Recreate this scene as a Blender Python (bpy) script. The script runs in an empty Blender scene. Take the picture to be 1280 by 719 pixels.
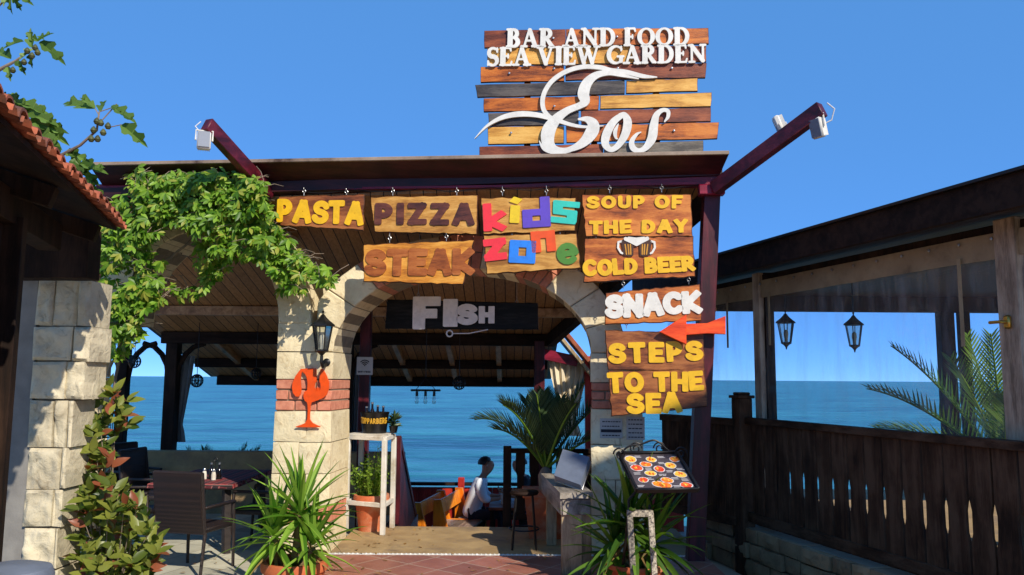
import bpy, bmesh, math, random
import numpy as np
from mathutils import Vector, Matrix, noise
random.seed(7)
R = random.uniform
SC = bpy.context.scene
COL = SC.collection
rad = math.radians

# ------------------------------------------------------------------ camera
PITCH, ROLL, EYE = rad(6.504), rad(0.4), 1.6
F_ = Vector((0, math.cos(PITCH), math.sin(PITCH)))
U0 = Vector((0, -math.sin(PITCH), math.cos(PITCH)))
R0 = Vector((1, 0, 0))
RV = R0 * math.cos(ROLL) + U0 * math.sin(ROLL)
UV = -R0 * math.sin(ROLL) + U0 * math.cos(ROLL)
CAMP = Vector((0, 0, EYE))
cd = bpy.data.cameras.new('camera'); cam = bpy.data.objects.new('camera', cd); COL.objects.link(cam)
cd.sensor_width = 36; cd.lens = 28.125; cd.clip_start = .05; cd.clip_end = 120000
cam.matrix_world = Matrix(((RV.x, UV.x, -F_.x, CAMP.x), (RV.y, UV.y, -F_.y, CAMP.y), (RV.z, UV.z, -F_.z, CAMP.z), (0, 0, 0, 1)))
SC.camera = cam

# ------------------------------------------------------------------ sky, sun, exposure
SUN_AZ, SUN_EL = rad(34), rad(36.5)          # azimuth: to the right of straight behind the camera
sd = Vector((math.sin(SUN_AZ) * math.cos(SUN_EL), -math.cos(SUN_AZ) * math.cos(SUN_EL), math.sin(SUN_EL)))
w = bpy.data.worlds.new('World'); SC.world = w; w.use_nodes = True
wn = w.node_tree; bg = wn.nodes['Background']
sky = wn.nodes.new('ShaderNodeTexSky'); sky.sky_type = 'NISHITA'; sky.sun_disc = False
sky.sun_elevation = SUN_EL; sky.sun_rotation = math.pi - SUN_AZ
sky.altitude = 8000; sky.air_density = 1.0; sky.dust_density = 0.0; sky.ozone_density = 10.0
smx = wn.nodes.new('ShaderNodeMix'); smx.data_type = 'RGBA'; smx.inputs[0].default_value = .75; smx.inputs[7].default_value = (.29, .98, 2.3, 1)
wn.links.new(sky.outputs[0], smx.inputs[6]); wn.links.new(smx.outputs[2], bg.inputs[0]); bg.inputs[1].default_value = 0.15
sl = bpy.data.lights.new('sun', 'SUN'); sl.energy = 2.3; sl.angle = rad(.5); sl.color = (1, .92, .80)
so = bpy.data.objects.new('sun', sl); COL.objects.link(so)
so.rotation_euler = sd.to_track_quat('Z', 'Y').to_euler(); so.location = (5, -9, 12)
SC.view_settings.view_transform = 'Standard'; SC.view_settings.look = 'None'
SC.view_settings.exposure = 1.2; SC.view_settings.gamma = 1
SC.cycles.max_bounces = 8; SC.cycles.transparent_max_bounces = 16
SC.cycles.use_denoising = True

# ------------------------------------------------------------------ pixel helpers (photo pixels -> points in the place)
def ray(px, py): return F_ + RV * ((px - 640) / 1000) + UV * ((359.5 - py) / 1000)
def at(px, py, Y):
    d = ray(px, py); return CAMP + d * (Y / d.y)
def gr(px, py, z=0):
    d = ray(px, py); return CAMP + d * ((z - EYE) / d.z)
YAW = math.atan(.09); FO = Vector((0, 7.45, 0))
FU = Vector((math.cos(YAW), -math.sin(YAW), 0)); FV = Vector((math.sin(YAW), math.cos(YAW), 0))
FM = Matrix(((FU.x, FV.x, 0, FO.x), (FU.y, FV.y, 0, FO.y), (0, 0, 1, 0), (0, 0, 0, 1)))   # facade frame: along, depth, up
def fa(px, py, v=0):
    d = ray(px, py); t = ((FO + FV * v) - CAMP).dot(FV) / d.dot(FV)
    p = CAMP + d * t; return ((p - FO).dot(FU), p.z)
def fw(u, v, z): return FM @ Vector((u, v, z))

# ------------------------------------------------------------------ mesh builder
class MB:
    def __init__(s, M=None): s.v = []; s.f = []; s.mi = []; s.M = M
    def add(s, vs, fs, mi=0, M=None):
        n = len(s.v)
        for p in vs:
            p = Vector(p)
            if M is not None: p = M @ p
            if s.M is not None: p = s.M @ p
            s.v.append(p)
        for f in fs: s.f.append([i + n for i in f]); s.mi.append(mi)
        return s
    def box(s, c, d, rot=None, mi=0, bev=0):
        x, y, z = d[0] / 2, d[1] / 2, d[2] / 2
        M = Matrix.Translation(c)
        if rot is not None: M = M @ rot
        if bev <= 0:
            vs = [(-x,-y,-z),(x,-y,-z),(x,y,-z),(-x,y,-z),(-x,-y,z),(x,-y,z),(x,y,z),(-x,y,z)]
            fs = [(0,3,2,1),(4,5,6,7),(0,1,5,4),(1,2,6,5),(2,3,7,6),(3,0,4,7)]
            return s.add(vs, fs, mi, M)
        b = min(bev, x * .9, y * .9, z * .9)
        vs = []; idx = {}
        for sx in (-1, 1):
            for sy in (-1, 1):
                for sz in (-1, 1):
                    for ax in range(3):
                        q = [sx * (x - b), sy * (y - b), sz * (z - b)]
                        q[ax] = (sx * x, sy * y, sz * z)[ax]
                        idx[sx, sy, sz, ax] = len(vs); vs.append(q)
        fs = []
        for ax in range(3):
            a1, a2 = [(1, 2), (2, 0), (0, 1)][ax]
            for sg in (-1, 1):
                ring = []
                for p, q in ((-1,-1),(1,-1),(1,1),(-1,1)):
                    k = [0, 0, 0]; k[ax] = sg; k[a1] = p; k[a2] = q; ring.append(idx[k[0], k[1], k[2], ax])
                fs.append(ring if sg > 0 else ring[::-1])
        for ax in range(3):
            a1, a2 = [(1, 2), (2, 0), (0, 1)][ax]
            for p in (-1, 1):
                for q in (-1, 1):
                    lo = [0]*3; hi = [0]*3
                    lo[ax] = -1; hi[ax] = 1
                    for k in (lo, hi): k[a1] = p; k[a2] = q
                    f = [idx[(*lo, a1)], idx[(*hi, a1)], idx[(*hi, a2)], idx[(*lo, a2)]]
                    fs.append(f if p * q < 0 else f[::-1])
        for sx in (-1, 1):
            for sy in (-1, 1):
                for sz in (-1, 1):
                    f = [idx[sx, sy, sz, 0], idx[sx, sy, sz, 1], idx[sx, sy, sz, 2]]
                    fs.append(f if sx * sy * sz > 0 else f[::-1])
        return s.add(vs, fs, mi, M)
    def bar(s, p0, p1, w, h, up=(0, 0, 1), mi=0, bev=0.004):
        p0 = Vector(p0); p1 = Vector(p1); d = (p1 - p0); L = d.length; d.normalize()
        x = d.cross(Vector(up))
        if x.length < 1e-4: x = d.cross(Vector((0, 1, 0)))
        x.normalize(); z = x.cross(d)
        M = Matrix(((x.x, d.x, z.x, 0), (x.y, d.y, z.y, 0), (x.z, d.z, z.z, 0), (0, 0, 0, 1)))
        return s.box((p0 + p1) / 2, (w, L, h), M, mi, bev)
    def tube(s, pts, r, n=8, mi=0, cap=True):
        pts = [Vector(p) for p in pts]; k = len(pts)
        rs = r if isinstance(r, (list, tuple)) else [r] * k
        vs = []; fs = []; ref = None
        for i, p in enumerate(pts):
            d = (pts[min(i + 1, k - 1)] - pts[max(i - 1, 0)])
            if d.length < 1e-9: d = Vector((0, 0, 1))
            d.normalize()
            if ref is None: ref = Vector((0, 0, 1)) if abs(d.z) < .9 else Vector((1, 0, 0))
            x = d.cross(ref)
            if x.length < 1e-6: x = d.orthogonal()
            x.normalize(); y = d.cross(x); ref = -y if False else x.cross(d)
            ref.normalize()
            for j in range(n):
                a = 2 * math.pi * j / n
                vs.append(p + x * (math.cos(a) * rs[i]) + y * (math.sin(a) * rs[i]))
        for i in range(k - 1):
            for j in range(n):
                fs.append((i*n + j, i*n + (j+1) % n, (i+1)*n + (j+1) % n, (i+1)*n + j))
        if cap: fs.append(list(range(n))[::-1]); fs.append([(k-1)*n + j for j in range(n)])
        return s.add(vs, fs, mi)
    def lathe(s, prof, o=(0, 0, 0), n=24, mi=0, M=None, sx=1, sy=1):
        o = Vector(o); vs = []; fs = []; k = len(prof)
        for r, z in prof:
            for j in range(n):
                a = 2 * math.pi * j / n
                vs.append(o + Vector((r * math.cos(a) * sx, r * math.sin(a) * sy, z)))
        for i in range(k - 1):
            for j in range(n):
                fs.append((i*n + j, i*n + (j+1) % n, (i+1)*n + (j+1) % n, (i+1)*n + j))
        if prof[0][0] > 1e-6: fs.append(list(range(n))[::-1])
        if prof[-1][0] > 1e-6: fs.append([(k-1)*n + j for j in range(n)])
        return s.add(vs, fs, mi, M)
    def prism(s, out, y0, y1, ch=0, mi=0, M=None, edge_mi=None):
        """outline (x, z) counter-clockwise seen from -y; front at y0, back at y1, chamfer ch at the front"""
        n = len(out); a = sum(out[i][0]*out[(i+1) % n][1] - out[(i+1) % n][0]*out[i][1] for i in range(n))
        if a < 0: out = out[::-1]
        if ch > 0:
            ins = inset(out, ch); nf = len(s.f)
            vs = [(x, y0, z) for x, z in ins] + [(x, y0 + ch, z) for x, z in out] + [(x, y1, z) for x, z in out]
            fs = [list(range(n))]
            for L in (0, n):
                for i in range(n):
                    j = (i + 1) % n; fs.append((L + i, L + n + i, L + n + j, L + j))
            fs.append([2*n + i for i in range(n)][::-1])
        else:
            vs = [(x, y0, z) for x, z in out] + [(x, y1, z) for x, z in out]
            fs = [list(range(n))] + [(i, n + i, n + (i+1) % n, (i+1) % n) for i in range(n)] + [[n + i for i in range(n)][::-1]]
        s.add(vs, fs, mi, M)
        if ch > 0 and edge_mi is not None:
            for i in range(nf + 1, nf + 1 + 2*n): s.mi[i] = edge_mi
        return s
    def build(s, name, mats, parent=None, smooth=True, ang=38):
        off = Vector((0, 0, 0)); q = parent
        while q is not None: off += q.location; q = q.parent
        me = bpy.data.meshes.new(name)
        me.from_pydata([p - off for p in s.v], [], s.f)
        if not isinstance(mats, (list, tuple)): mats = [mats]
        for m in mats: me.materials.append(m)
        me.polygons.foreach_set('material_index', s.mi)
        if smooth:
            me.polygons.foreach_set('use_smooth', [True] * len(me.polygons))
            me.set_sharp_from_angle(angle=rad(ang))
        me.update()
        o = bpy.data.objects.new(name, me); COL.objects.link(o)
        if parent is not None: o.parent = parent
        return o
def inset(out, d):
    n = len(out); res = []
    for i in range(n):
        a, b, c = out[i-1], out[i], out[(i+1) % n]
        e1 = (b[0]-a[0], b[1]-a[1]); e2 = (c[0]-b[0], c[1]-b[1])
        l1 = math.hypot(*e1) or 1e-9; l2 = math.hypot(*e2) or 1e-9
        n1 = (-e1[1]/l1, e1[0]/l1); n2 = (-e2[1]/l2, e2[0]/l2)
        m = (n1[0]+n2[0], n1[1]+n2[1]); k = 1 + n1[0]*n2[0] + n1[1]*n2[1]
        k = max(k, .5); res.append((b[0] + m[0]*d/k, b[1] + m[1]*d/k))
    return res
def clip(poly, a, b, c):
    """keep a*x + b*z <= c"""
    out = []
    for i in range(len(poly)):
        p, q = poly[i-1], poly[i]; dp = a*p[0] + b*p[1] - c; dq = a*q[0] + b*q[1] - c
        if (dp <= 0) != (dq <= 0):
            t = dp / (dp - dq); out.append((p[0] + (q[0]-p[0])*t, p[1] + (q[1]-p[1])*t))
        if dq <= 0: out.append(q)
    return out
def rot(x=0, y=0, z=0): return Matrix.Rotation(z, 4, 'Z') @ Matrix.Rotation(y, 4, 'Y') @ Matrix.Rotation(x, 4, 'X')

def tag(o, label, cat, group=None):
    o['label'] = label; o['category'] = cat
    if group: o['group'] = group
    return o
def thing(name, label, cat, loc=(0, 0, 0), group=None):
    o = bpy.data.objects.new(name, None); COL.objects.link(o); o.location = loc; o.empty_display_size = .1
    return tag(o, label, cat, group)
def struct(mb, name, m):
    o = mb.build(name, m); o['kind'] = 'structure'; return o
def dup(o, parent=None):
    c = o.copy(); COL.objects.link(c); c.parent = parent
    for ch in list(o.children): dup(ch, c)
    return c

# ------------------------------------------------------------------ shapes from round strokes (letters, emblems)
def sdf_shape(strokes, h):
    P = [p for st in strokes for p in st]
    x0 = min(p[0]-p[2] for p in P) - 2*h; x1 = max(p[0]+p[2] for p in P) + 2*h
    y0 = min(p[1]-p[2] for p in P) - 2*h; y1 = max(p[1]+p[2] for p in P) + 2*h
    nx = int((x1-x0)/h) + 2; ny = int((y1-y0)/h) + 2
    X, Y = np.meshgrid(x0 + h*np.arange(nx), y0 + h*np.arange(ny))
    D = np.full(X.shape, 1e9)
    for st in strokes:
        if len(st) == 1: st = [st[0], st[0]]
        for a, b in zip(st[:-1], st[1:]):
            dx, dy = b[0]-a[0], b[1]-a[1]; L = dx*dx + dy*dy + 1e-12
            if len(st) <= 4 and len(a) > 3:            # straight stroke with squared, slightly rounded ends
                l = math.sqrt(L); ux, uy = dx/l, dy/l; mx, my = (a[0]+b[0])/2, (a[1]+b[1])/2; r = a[2]; rc = r*a[3]
                qx = np.abs((X-mx)*ux + (Y-my)*uy) - (l/2 + r - rc); qy = np.abs(-(X-mx)*uy + (Y-my)*ux) - (r - rc)
                D = np.minimum(D, np.hypot(np.maximum(qx, 0), np.maximum(qy, 0)) + np.minimum(np.maximum(qx, qy), 0) - rc); continue
            t = np.clip(((X-a[0])*dx + (Y-a[1])*dy) / L, 0, 1)
            D = np.minimum(D, np.hypot(X-a[0]-t*dx, Y-a[1]-t*dy) - (a[2] + (b[2]-a[2])*t))
    ins = D < 0; V = []; Dv = []; vid = {}; faces = []; edges = []
    def corner(j, i):
        k = (j, i)
        if k not in vid: vid[k] = len(V); V.append((X[j, i], Y[j, i])); Dv.append(D[j, i])
        return vid[k]
    def cross(a, b):
        k = (a, b) if a < b else (b, a)
        if k not in vid:
            a, b = k; t = D[a] / (D[a] - D[b]); t = min(max(t, .06), .94)
            vid[k] = len(V); V.append((X[a] + (X[b]-X[a])*t, Y[a] + (Y[b]-Y[a])*t)); Dv.append(0.0)
        return vid[k]
    for j in range(ny-1):
        for i in range(nx-1):
            cs = ((j, i), (j, i+1), (j+1, i+1), (j+1, i)); ii = [bool(ins[c]) for c in cs]
            if not any(ii): continue
            poly = []; ex = en = None
            for k in range(4):
                a, b = cs[k], cs[(k+1) % 4]
                if ii[k]: poly.append(corner(*a))
                if ii[k] != ii[(k+1) % 4]:
                    c = cross(a, b); poly.append(c)
                    if ii[k]: exv = c; edges.append([c, None, len(poly)-1])
            n = len(poly)
            for e in edges[::-1]:
                if e[1] is not None: break
                e[1] = poly[(e[2]+1) % n]
            faces.append(poly)
    return np.array(V), np.array(Dv), faces, [(e[0], e[1]) for e in edges]
_sh = {}
def add_shape(mb, key, strokes, h, M, thick, bev, back=False, mi=0):
    """M maps shape (x, y) plus depth (towards the viewer = +z) into the builder's frame"""
    if key is None or key not in _sh:
        s = sdf_shape(strokes, h)
        if key is not None: _sh[key] = s
    else: s = _sh[key]
    V, D, F, E = s
    dd = np.clip(-D / bev, 0, 1); z = np.full(len(D), thick)
    n = len(V)
    vs = [(x, y, zz) for (x, y), zz in zip(V, z)] + [(x, y, 0) for x, y in V]
    fs = [list(f) for f in F] + [(b, a, a + n, b + n) for a, b in E]
    if back: fs += [[i + n for i in f][::-1] for f in F]
    mb.add(vs, fs, mi, M)

def arc(cx, cy, rx, ry, a0, a1, n=10): return [(cx + rx*math.cos(rad(a0 + (a1-a0)*i/n)), cy + ry*math.sin(rad(a0 + (a1-a0)*i/n))) for i in range(n+1)]
b_, t_ = .13, .87
CH = {
 'A': (.80, [[(.13,b_),(.36,t_),(.44,t_),(.67,b_)], [(.25,.36),(.55,.36)]]),
 'B': (.68, [[(.13,b_),(.13,t_)], [(.13,t_),(.3,t_)]+arc(.33,.69,.18,.18,80,-80,6)+[(.13,.5)], [(.3,.5)]+arc(.34,.315,.22,.185,80,-80,6)+[(.13,b_)]]),
 'C': (.74, [arc(.42,.5,.29,.37,45,315,16)]),
 'D': (.72, [[(.13,b_),(.13,t_)]+arc(.27,.5,.31,.37,90,-90,12)+[(.13,b_)]]),
 'E': (.62, [[(.5,t_),(.13,t_),(.13,b_),(.5,b_)], [(.13,.5),(.44,.5)]]),
 'F': (.60, [[(.5,t_),(.13,t_),(.13,b_)], [(.13,.48),(.42,.48)]]),
 'G': (.78, [arc(.42,.5,.29,.37,45,340,16)+[(.69,.45),(.48,.45)]]),
 'H': (.74, [[(.13,b_),(.13,t_)], [(.6,b_),(.6,t_)], [(.13,.5),(.6,.5)]]),
 'I': (.30, [[(.15,b_),(.15,t_)]]),
 'K': (.72, [[(.13,b_),(.13,t_)], [(.58,t_),(.18,.46),(.6,b_)]]),
 'L': (.58, [[(.13,t_),(.13,b_),(.47,b_)]]),
 'N': (.76, [[(.13,b_),(.13,t_),(.62,b_),(.62,t_)]]),
 'O': (.82, [arc(.41,.5,.29,.37,0,360,20)]),
 'P': (.66, [[(.13,b_),(.13,t_)], [(.13,t_),(.3,t_)]+arc(.32,.65,.2,.22,80,-80,8)+[(.13,.43)]]),
 'R': (.70, [[(.13,b_),(.13,t_)], [(.13,t_),(.3,t_)]+arc(.32,.66,.2,.21,80,-80,8)+[(.13,.45)], [(.3,.45),(.58,b_)]]),
 'S': (.70, [arc(.36,.69,.22,.18,20,270,10)+arc(.35,.32,.24,.19,90,-165,10)]),
 'T': (.70, [[(.13,t_),(.57,t_)], [(.35,t_),(.35,b_)]]),
 'U': (.72, [[(.13,t_),(.13,.36)]+arc(.36,.36,.23,.23,180,360,8)+[(.59,t_)]]),
 'V': (.74, [[(.13,t_),(.37,b_),(.61,t_)]]),
 'W': (.98, [[(.13,t_),(.3,b_),(.49,.7),(.68,b_),(.85,t_)]]),
 'Y': (.72, [[(.13,t_),(.36,.48),(.59,t_)], [(.36,.48),(.36,b_)]]),
 'Z': (.68, [[(.13,t_),(.54,t_),(.14,b_),(.56,b_)]]),
 'k': (.7, [[(.15,.14),(.15,1.1)], [(.56,.72),(.2,.42),(.56,.14)]]),
 'i': (.3, [[(.15,.14),(.15,.72)], [(.15,1.08),(.16,1.1)]]),
 'd': (.74, [arc(.36,.42,.22,.26,0,360,14), [(.58,.14),(.58,1.1)]]),
 's': (.62, [arc(.32,.57,.2,.15,10,270,8)+arc(.31,.29,.2,.15,90,-170,8)]),
 'z': (.66, [[(.13,.72),(.52,.72),(.14,.14),(.54,.14)]]),
 'o': (.74, [arc(.37,.42,.24,.28,0,360,16)]),
 'n': (.72, [[(.15,.14),(.15,.74)], [(.15,.5)]+arc(.35,.5,.21,.24,150,0,8)+[(.56,.14)]]),
 'e': (.72, [[(.14,.42),(.58,.46)]+arc(.36,.43,.23,.28,5,315,14)]),
}
def S_(x, y0, y1, r=.108): return [(x, y0, r), (x, y1, r)]
def srf(x, y, w=.13, r=.046): return [(x-w, y, r), (x+w, y, r)]
lo, hi = .04, .96
SE = {
 'A': (.86, [[(.14,lo,.04),(.40,hi,.045)], [(.42,hi-.05,.085),(.69,lo+.02,.09)], [(.24,.34,.04),(.58,.34,.04)], srf(.13,lo), srf(.70,lo,.15)]),
 'B': (.72, [S_(.18,.1,.9), srf(.16,lo), srf(.16,hi), [(x,y,.035+.05*max(0,(x-.25)/.27)) for x,y in [(.2,hi)]+arc(.32,.74,.2,.22,85,-85,8)+[(.2,.52)]], [(x,y,.035+.055*max(0,(x-.25)/.3)) for x,y in [(.2,.52)]+arc(.34,.28,.24,.24,85,-85,8)+[(.2,lo)]]]),
 'D': (.82, [S_(.18,.1,.9), srf(.16,lo), srf(.16,hi), [(x,y,.035+.055*max(0,(x-.3)/.4)) for x,y in [(.2,hi)]+arc(.34,.5,.35,.46,90,-90,14)+[(.2,lo)]]]),
 'E': (.68, [S_(.18,.1,.9), [(.05,lo,.036),(.58,lo,.042),(.62,.22,.03)], [(.05,hi,.036),(.54,hi,.042),(.57,.8,.03)], [(.18,.52,.038),(.44,.52,.04)], [(.44,.42,.028),(.44,.62,.028)]]),
 'F': (.64, [S_(.18,.1,.9), srf(.18,lo,.14), [(.05,hi,.036),(.54,hi,.042),(.58,.8,.03)], [(.18,.5,.038),(.44,.5,.04)], [(.44,.4,.028),(.44,.6,.028)]]),
 'G': (.82, [[(x,y,.04+.05*max(0,(.5-x)/.4)) for x,y in arc(.45,.5,.36,.46,40,330,18)], S_(.70,.14,.36,.075), srf(.68,.4,.14), [(.71,.95,.03),(.71,.72,.03)]]),
 'I': (.38, [S_(.19,.1,.9), srf(.19,lo), srf(.19,hi)]),
 'N': (.90, [[(.17,lo,.042),(.17,hi,.042)], [(.17,hi-.03,.085),(.72,lo+.06,.085)], [(.73,lo+.05,.042),(.73,hi,.042)], srf(.17,lo,.12), srf(.12,hi,.09), srf(.73,hi,.12)]),
 'O': (.88, [[(x,y,.04+.055*abs(math.cos(math.atan2(y-.5,x-.44)))**1.5) for x,y in arc(.44,.5,.34,.45,0,360,26)]]),
 'R': (.80, [S_(.18,.1,.9), srf(.16,lo), srf(.16,hi), [(x,y,.035+.05*max(0,(x-.25)/.27)) for x,y in [(.2,hi)]+arc(.32,.73,.22,.23,85,-85,8)+[(.2,.5)]], [(.34,.5,.07),(.60,.1,.085),(.72,lo,.04)]]),
 'S': (.62, [[(.52,.78,.035),(.5,.9,.04)]+[(x,y,.05+.045*(1-abs((y-.5)/.5))) for x,y in arc(.31,.73,.2,.23,60,250,8)+arc(.31,.27,.22,.24,75,-130,8)]+[(.11,.12,.04),(.09,.26,.035)], [(.53,.96,.03),(.53,.74,.028)], [(.08,.28,.028),(.08,.04,.03)]]),
 'V': (.84, [[(.14,hi,.085),(.42,lo+.03,.085)], [(.43,lo+.02,.045),(.70,hi,.04)], srf(.14,hi,.14), srf(.70,hi,.12)]),
 'W': (1.16, [[(.13,hi,.08),(.36,lo+.04,.08)], [(.36,lo+.02,.045),(.58,.9,.045)], [(.52,hi,.08),(.78,lo+.04,.08)], [(.79,lo+.02,.045),(1.02,hi,.04)], srf(.13,hi,.13), srf(.53,hi,.12), srf(1.02,hi,.12)]),
}
KD = dict(CH)          # cut-out letters with hard corners
KD['o'] = (.74, [[(.15,.15),(.63,.15)], [(.15,.73),(.63,.73)], [(.15,.15),(.15,.73)], [(.63,.15),(.63,.73)]])
KD['d'] = (.74, [[(.15,.15),(.6,.15)], [(.15,.62),(.6,.62)], [(.15,.15),(.15,.62)], [(.63,.15),(.63,1.1)]])
KD['n'] = (.74, [[(.16,.14),(.16,.68)], [(.16,.66),(.58,.66)], [(.58,.14),(.58,.62)]])
KD['z'] = (.70, [[(.16,.70),(.54,.70)], [(.52,.66),(.18,.2)], [(.16,.15),(.54,.15)]])
KD['s'] = (.66, [[(.18,.86),(.58,.86)], [(.15,.84),(.16,.56)], [(.18,.5),(.52,.48)], [(.54,.44),(.54,.2)], [(.13,.13),(.52,.13)]])
def glyph(ch, font, r):
    if font is SE: wd, st = SE[ch]; return wd, [[(p[0], p[1], p[2]*1.16 + .008) for p in s] for s in st]
    wd, st = font[ch]; return wd, [[(p[0], p[1], r, .12 if font is KD else .45) for p in s] for s in st]

# ------------------------------------------------------------------ materials (all procedural)
def lin(c):
    c = [x / 255 for x in c]
    return tuple(x / 12.92 if x <= .04045 else ((x + .055) / 1.055) ** 2.4 for x in c) + (1,)
class NT:
    def __init__(s, name):
        s.m = bpy.data.materials.new(name); s.m.use_nodes = True; s.t = s.m.node_tree
        s.b = s.t.nodes['Principled BSDF']; s.out = s.t.nodes['Material Output']
    def n(s, ty, ins=None, **kw):
        o = s.t.nodes.new('ShaderNode' + ty)
        for k, v in kw.items(): setattr(o, k, v)
        for k, v in (ins or {}).items(): s.set(o.inputs[k], v)
        return o
    def set(s, sock, v):
        if isinstance(v, bpy.types.NodeSocket): s.t.links.new(v, sock)
        else: sock.default_value = v
    def ramp(s, fac, stops):
        o = s.n('ValToRGB', {0: fac}); e = o.color_ramp.elements
        while len(e) < len(stops): e.new(.5)
        for q, (p, c) in zip(e, stops): q.position = p; q.color = c
        return o.outputs[0]
    def coords(s, stretch=(1, 1, 1), rnd=True):
        tc = s.n('TexCoord'); v = tc.outputs['Object']
        if rnd:
            oi = s.n('ObjectInfo'); k = s.n('VectorMath', {0: v, 1: (0, 0, 0)}, operation='ADD')
            mu = s.n('Math', {0: oi.outputs['Random'], 1: 17.3}, operation='MULTIPLY')
            cx = s.n('CombineXYZ', {0: mu.outputs[0], 1: mu.outputs[0], 2: mu.outputs[0]})
            s.t.links.new(cx.outputs[0], k.inputs[1]); v = k.outputs[0]
        return s.n('VectorMath', {0: v, 1: stretch}, operation='MULTIPLY').outputs[0]
    def noise(s, v, scale, detail=5, rough=.6, dist=0):
        return s.n('TexNoise', {'Vector': v, 'Scale': scale, 'Detail': detail, 'Roughness': rough, 'Distortion': dist}).outputs['Fac']
    def mix(s, f, a, b, bt='MIX'):
        o = s.n('Mix', data_type='RGBA', blend_type=bt); s.set(o.inputs[0], f); s.set(o.inputs[6], a); s.set(o.inputs[7], b)
        return o.outputs[2]
    def math(s, op, a, b=0, c=0):
        o = s.n('Math', operation=op); s.set(o.inputs[0], a); s.set(o.inputs[1], b); s.set(o.inputs[2], c); return o.outputs[0]
    def bump(s, h, strength=.5, dist=.01, nrm=None):
        o = s.n('Bump', {'Height': h, 'Strength': strength, 'Distance': dist})
        if nrm is not None: s.set(o.inputs['Normal'], nrm)
        return o.outputs[0]
def basic(name, c1, c2=None, scale=6, stretch=(1, 1, 1), rough=.6, bump=.3, bd=.004, bscale=40, metal=0, isl=0, spec=.5, dirt=None, dscale=2, detail=6):
    t = NT(name); v = t.coords(stretch); c2 = c2 or c1
    nz = t.noise(v, scale, detail); col = t.ramp(nz, [(.3, lin(c1)), (.7, lin(c2))])
    if dirt: col = t.mix(t.ramp(t.noise(v, dscale, 8, .7), [(.5, (0, 0, 0, 1)), (.68, (1, 1, 1, 1))]), col, lin(dirt))
    if isl:
        g = t.n('NewGeometry'); hs = t.n('HueSaturation', {'Color': col})
        t.set(hs.inputs['Value'], t.math('MULTIPLY_ADD', g.outputs['Random Per Island'], isl, 1 - isl / 2)); col = hs.outputs[0]
    t.set(t.b.inputs['Base Color'], col)
    t.set(t.b.inputs['Roughness'], t.math('MULTIPLY_ADD', nz, .25, rough - .12)); t.b.inputs['Metallic'].default_value = metal
    t.b.inputs['Specular IOR Level'].default_value = spec
    if bump: t.set(t.b.inputs['Normal'], t.bump(t.noise(v, bscale, 6, .65), bump, bd))
    return t.m
def wood(name, dark, mid, light, axis='x', gs=7, rough=.45, bump=.35, isl=0, knots=True, spec=.4):
    """grain runs along the axis"""
    t = NT(name); st = {'x': (1, 9, 9), 'y': (9, 1, 9), 'z': (9, 9, 1)}[axis]
    v0 = t.coords(); v = t.n('VectorMath', {0: v0, 1: st}, operation='MULTIPLY').outputs[0]
    warp = t.noise(v0, 3.2, 3, .5)
    big = t.noise(v, gs * .22, 4, .6, .6)
    fine = t.noise(v, gs * 2.2, 7, .7, .3)
    fac = t.math('ADD', t.math('MULTIPLY', big, .65), t.math('MULTIPLY', fine, .35))
    fac = t.math('MULTIPLY_ADD', t.math('SUBTRACT', warp, .5), .5, fac)
    col = t.ramp(fac, [(.36, lin(dark)), (.49, lin(mid)), (.62, lin(light))])
    if knots:
        vo = t.n('TexVoronoi', {'Vector': t.n('VectorMath', {0: v0, 1: {'x': (2.2, 5, 5), 'y': (5, 2.2, 5), 'z': (5, 5, 2.2)}[axis]}, operation='MULTIPLY').outputs[0], 'Scale': .9})
        col = t.mix(t.ramp(vo.outputs['Distance'], [(.05, (.75, .75, .75, 1)), (.13, (0, 0, 0, 1))]), col, lin([x * .45 for x in dark]))
    if isl:
        g = t.n('NewGeometry'); hs = t.n('HueSaturation', {'Color': col})
        t.set(hs.inputs['Value'], t.math('MULTIPLY_ADD', g.outputs['Random Per Island'], isl, 1 - isl / 2)); col = hs.outputs[0]
    t.set(t.b.inputs['Base Color'], col); t.b.inputs['Roughness'].default_value = rough; t.b.inputs['Specular IOR Level'].default_value = spec
    t.set(t.b.inputs['Normal'], t.bump(fine, bump, .006))
    return t.m
def leafm(name, c1, c2, tr=.35, rough=.42, var=.7, red=None):
    t = NT(name); g = t.n('NewGeometry'); rnd = g.outputs['Random Per Island']
    stops = [(0, lin(c1)), (.84, lin(c2))]
    if red: stops += [(.88, lin(red)), (1, lin(red))]
    col = t.ramp(rnd, stops)
    v = t.coords(rnd=False); col = t.mix(.5, col, t.ramp(t.noise(v, 30, 3), [(.3, (.55, .55, .55, 1)), (.7, (1.25, 1.25, 1.2, 1))]), 'MULTIPLY') if False else col
    t.set(t.b.inputs['Base Color'], col); t.b.inputs['Roughness'].default_value = rough; t.b.inputs['Specular IOR Level'].default_value = .35
    tl = t.n('BsdfTranslucent'); t.set(tl.inputs[0], t.mix(1, col, (1.0, 1.25, .45, 1), 'MULTIPLY'))
    mx = t.n('MixShader'); mx.inputs[0].default_value = tr
    t.t.links.new(t.b.outputs[0], mx.inputs[1]); t.t.links.new(tl.outputs[0], mx.inputs[2]); t.t.links.new(mx.outputs[0], t.out.inputs[0])
    return t.m
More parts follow.
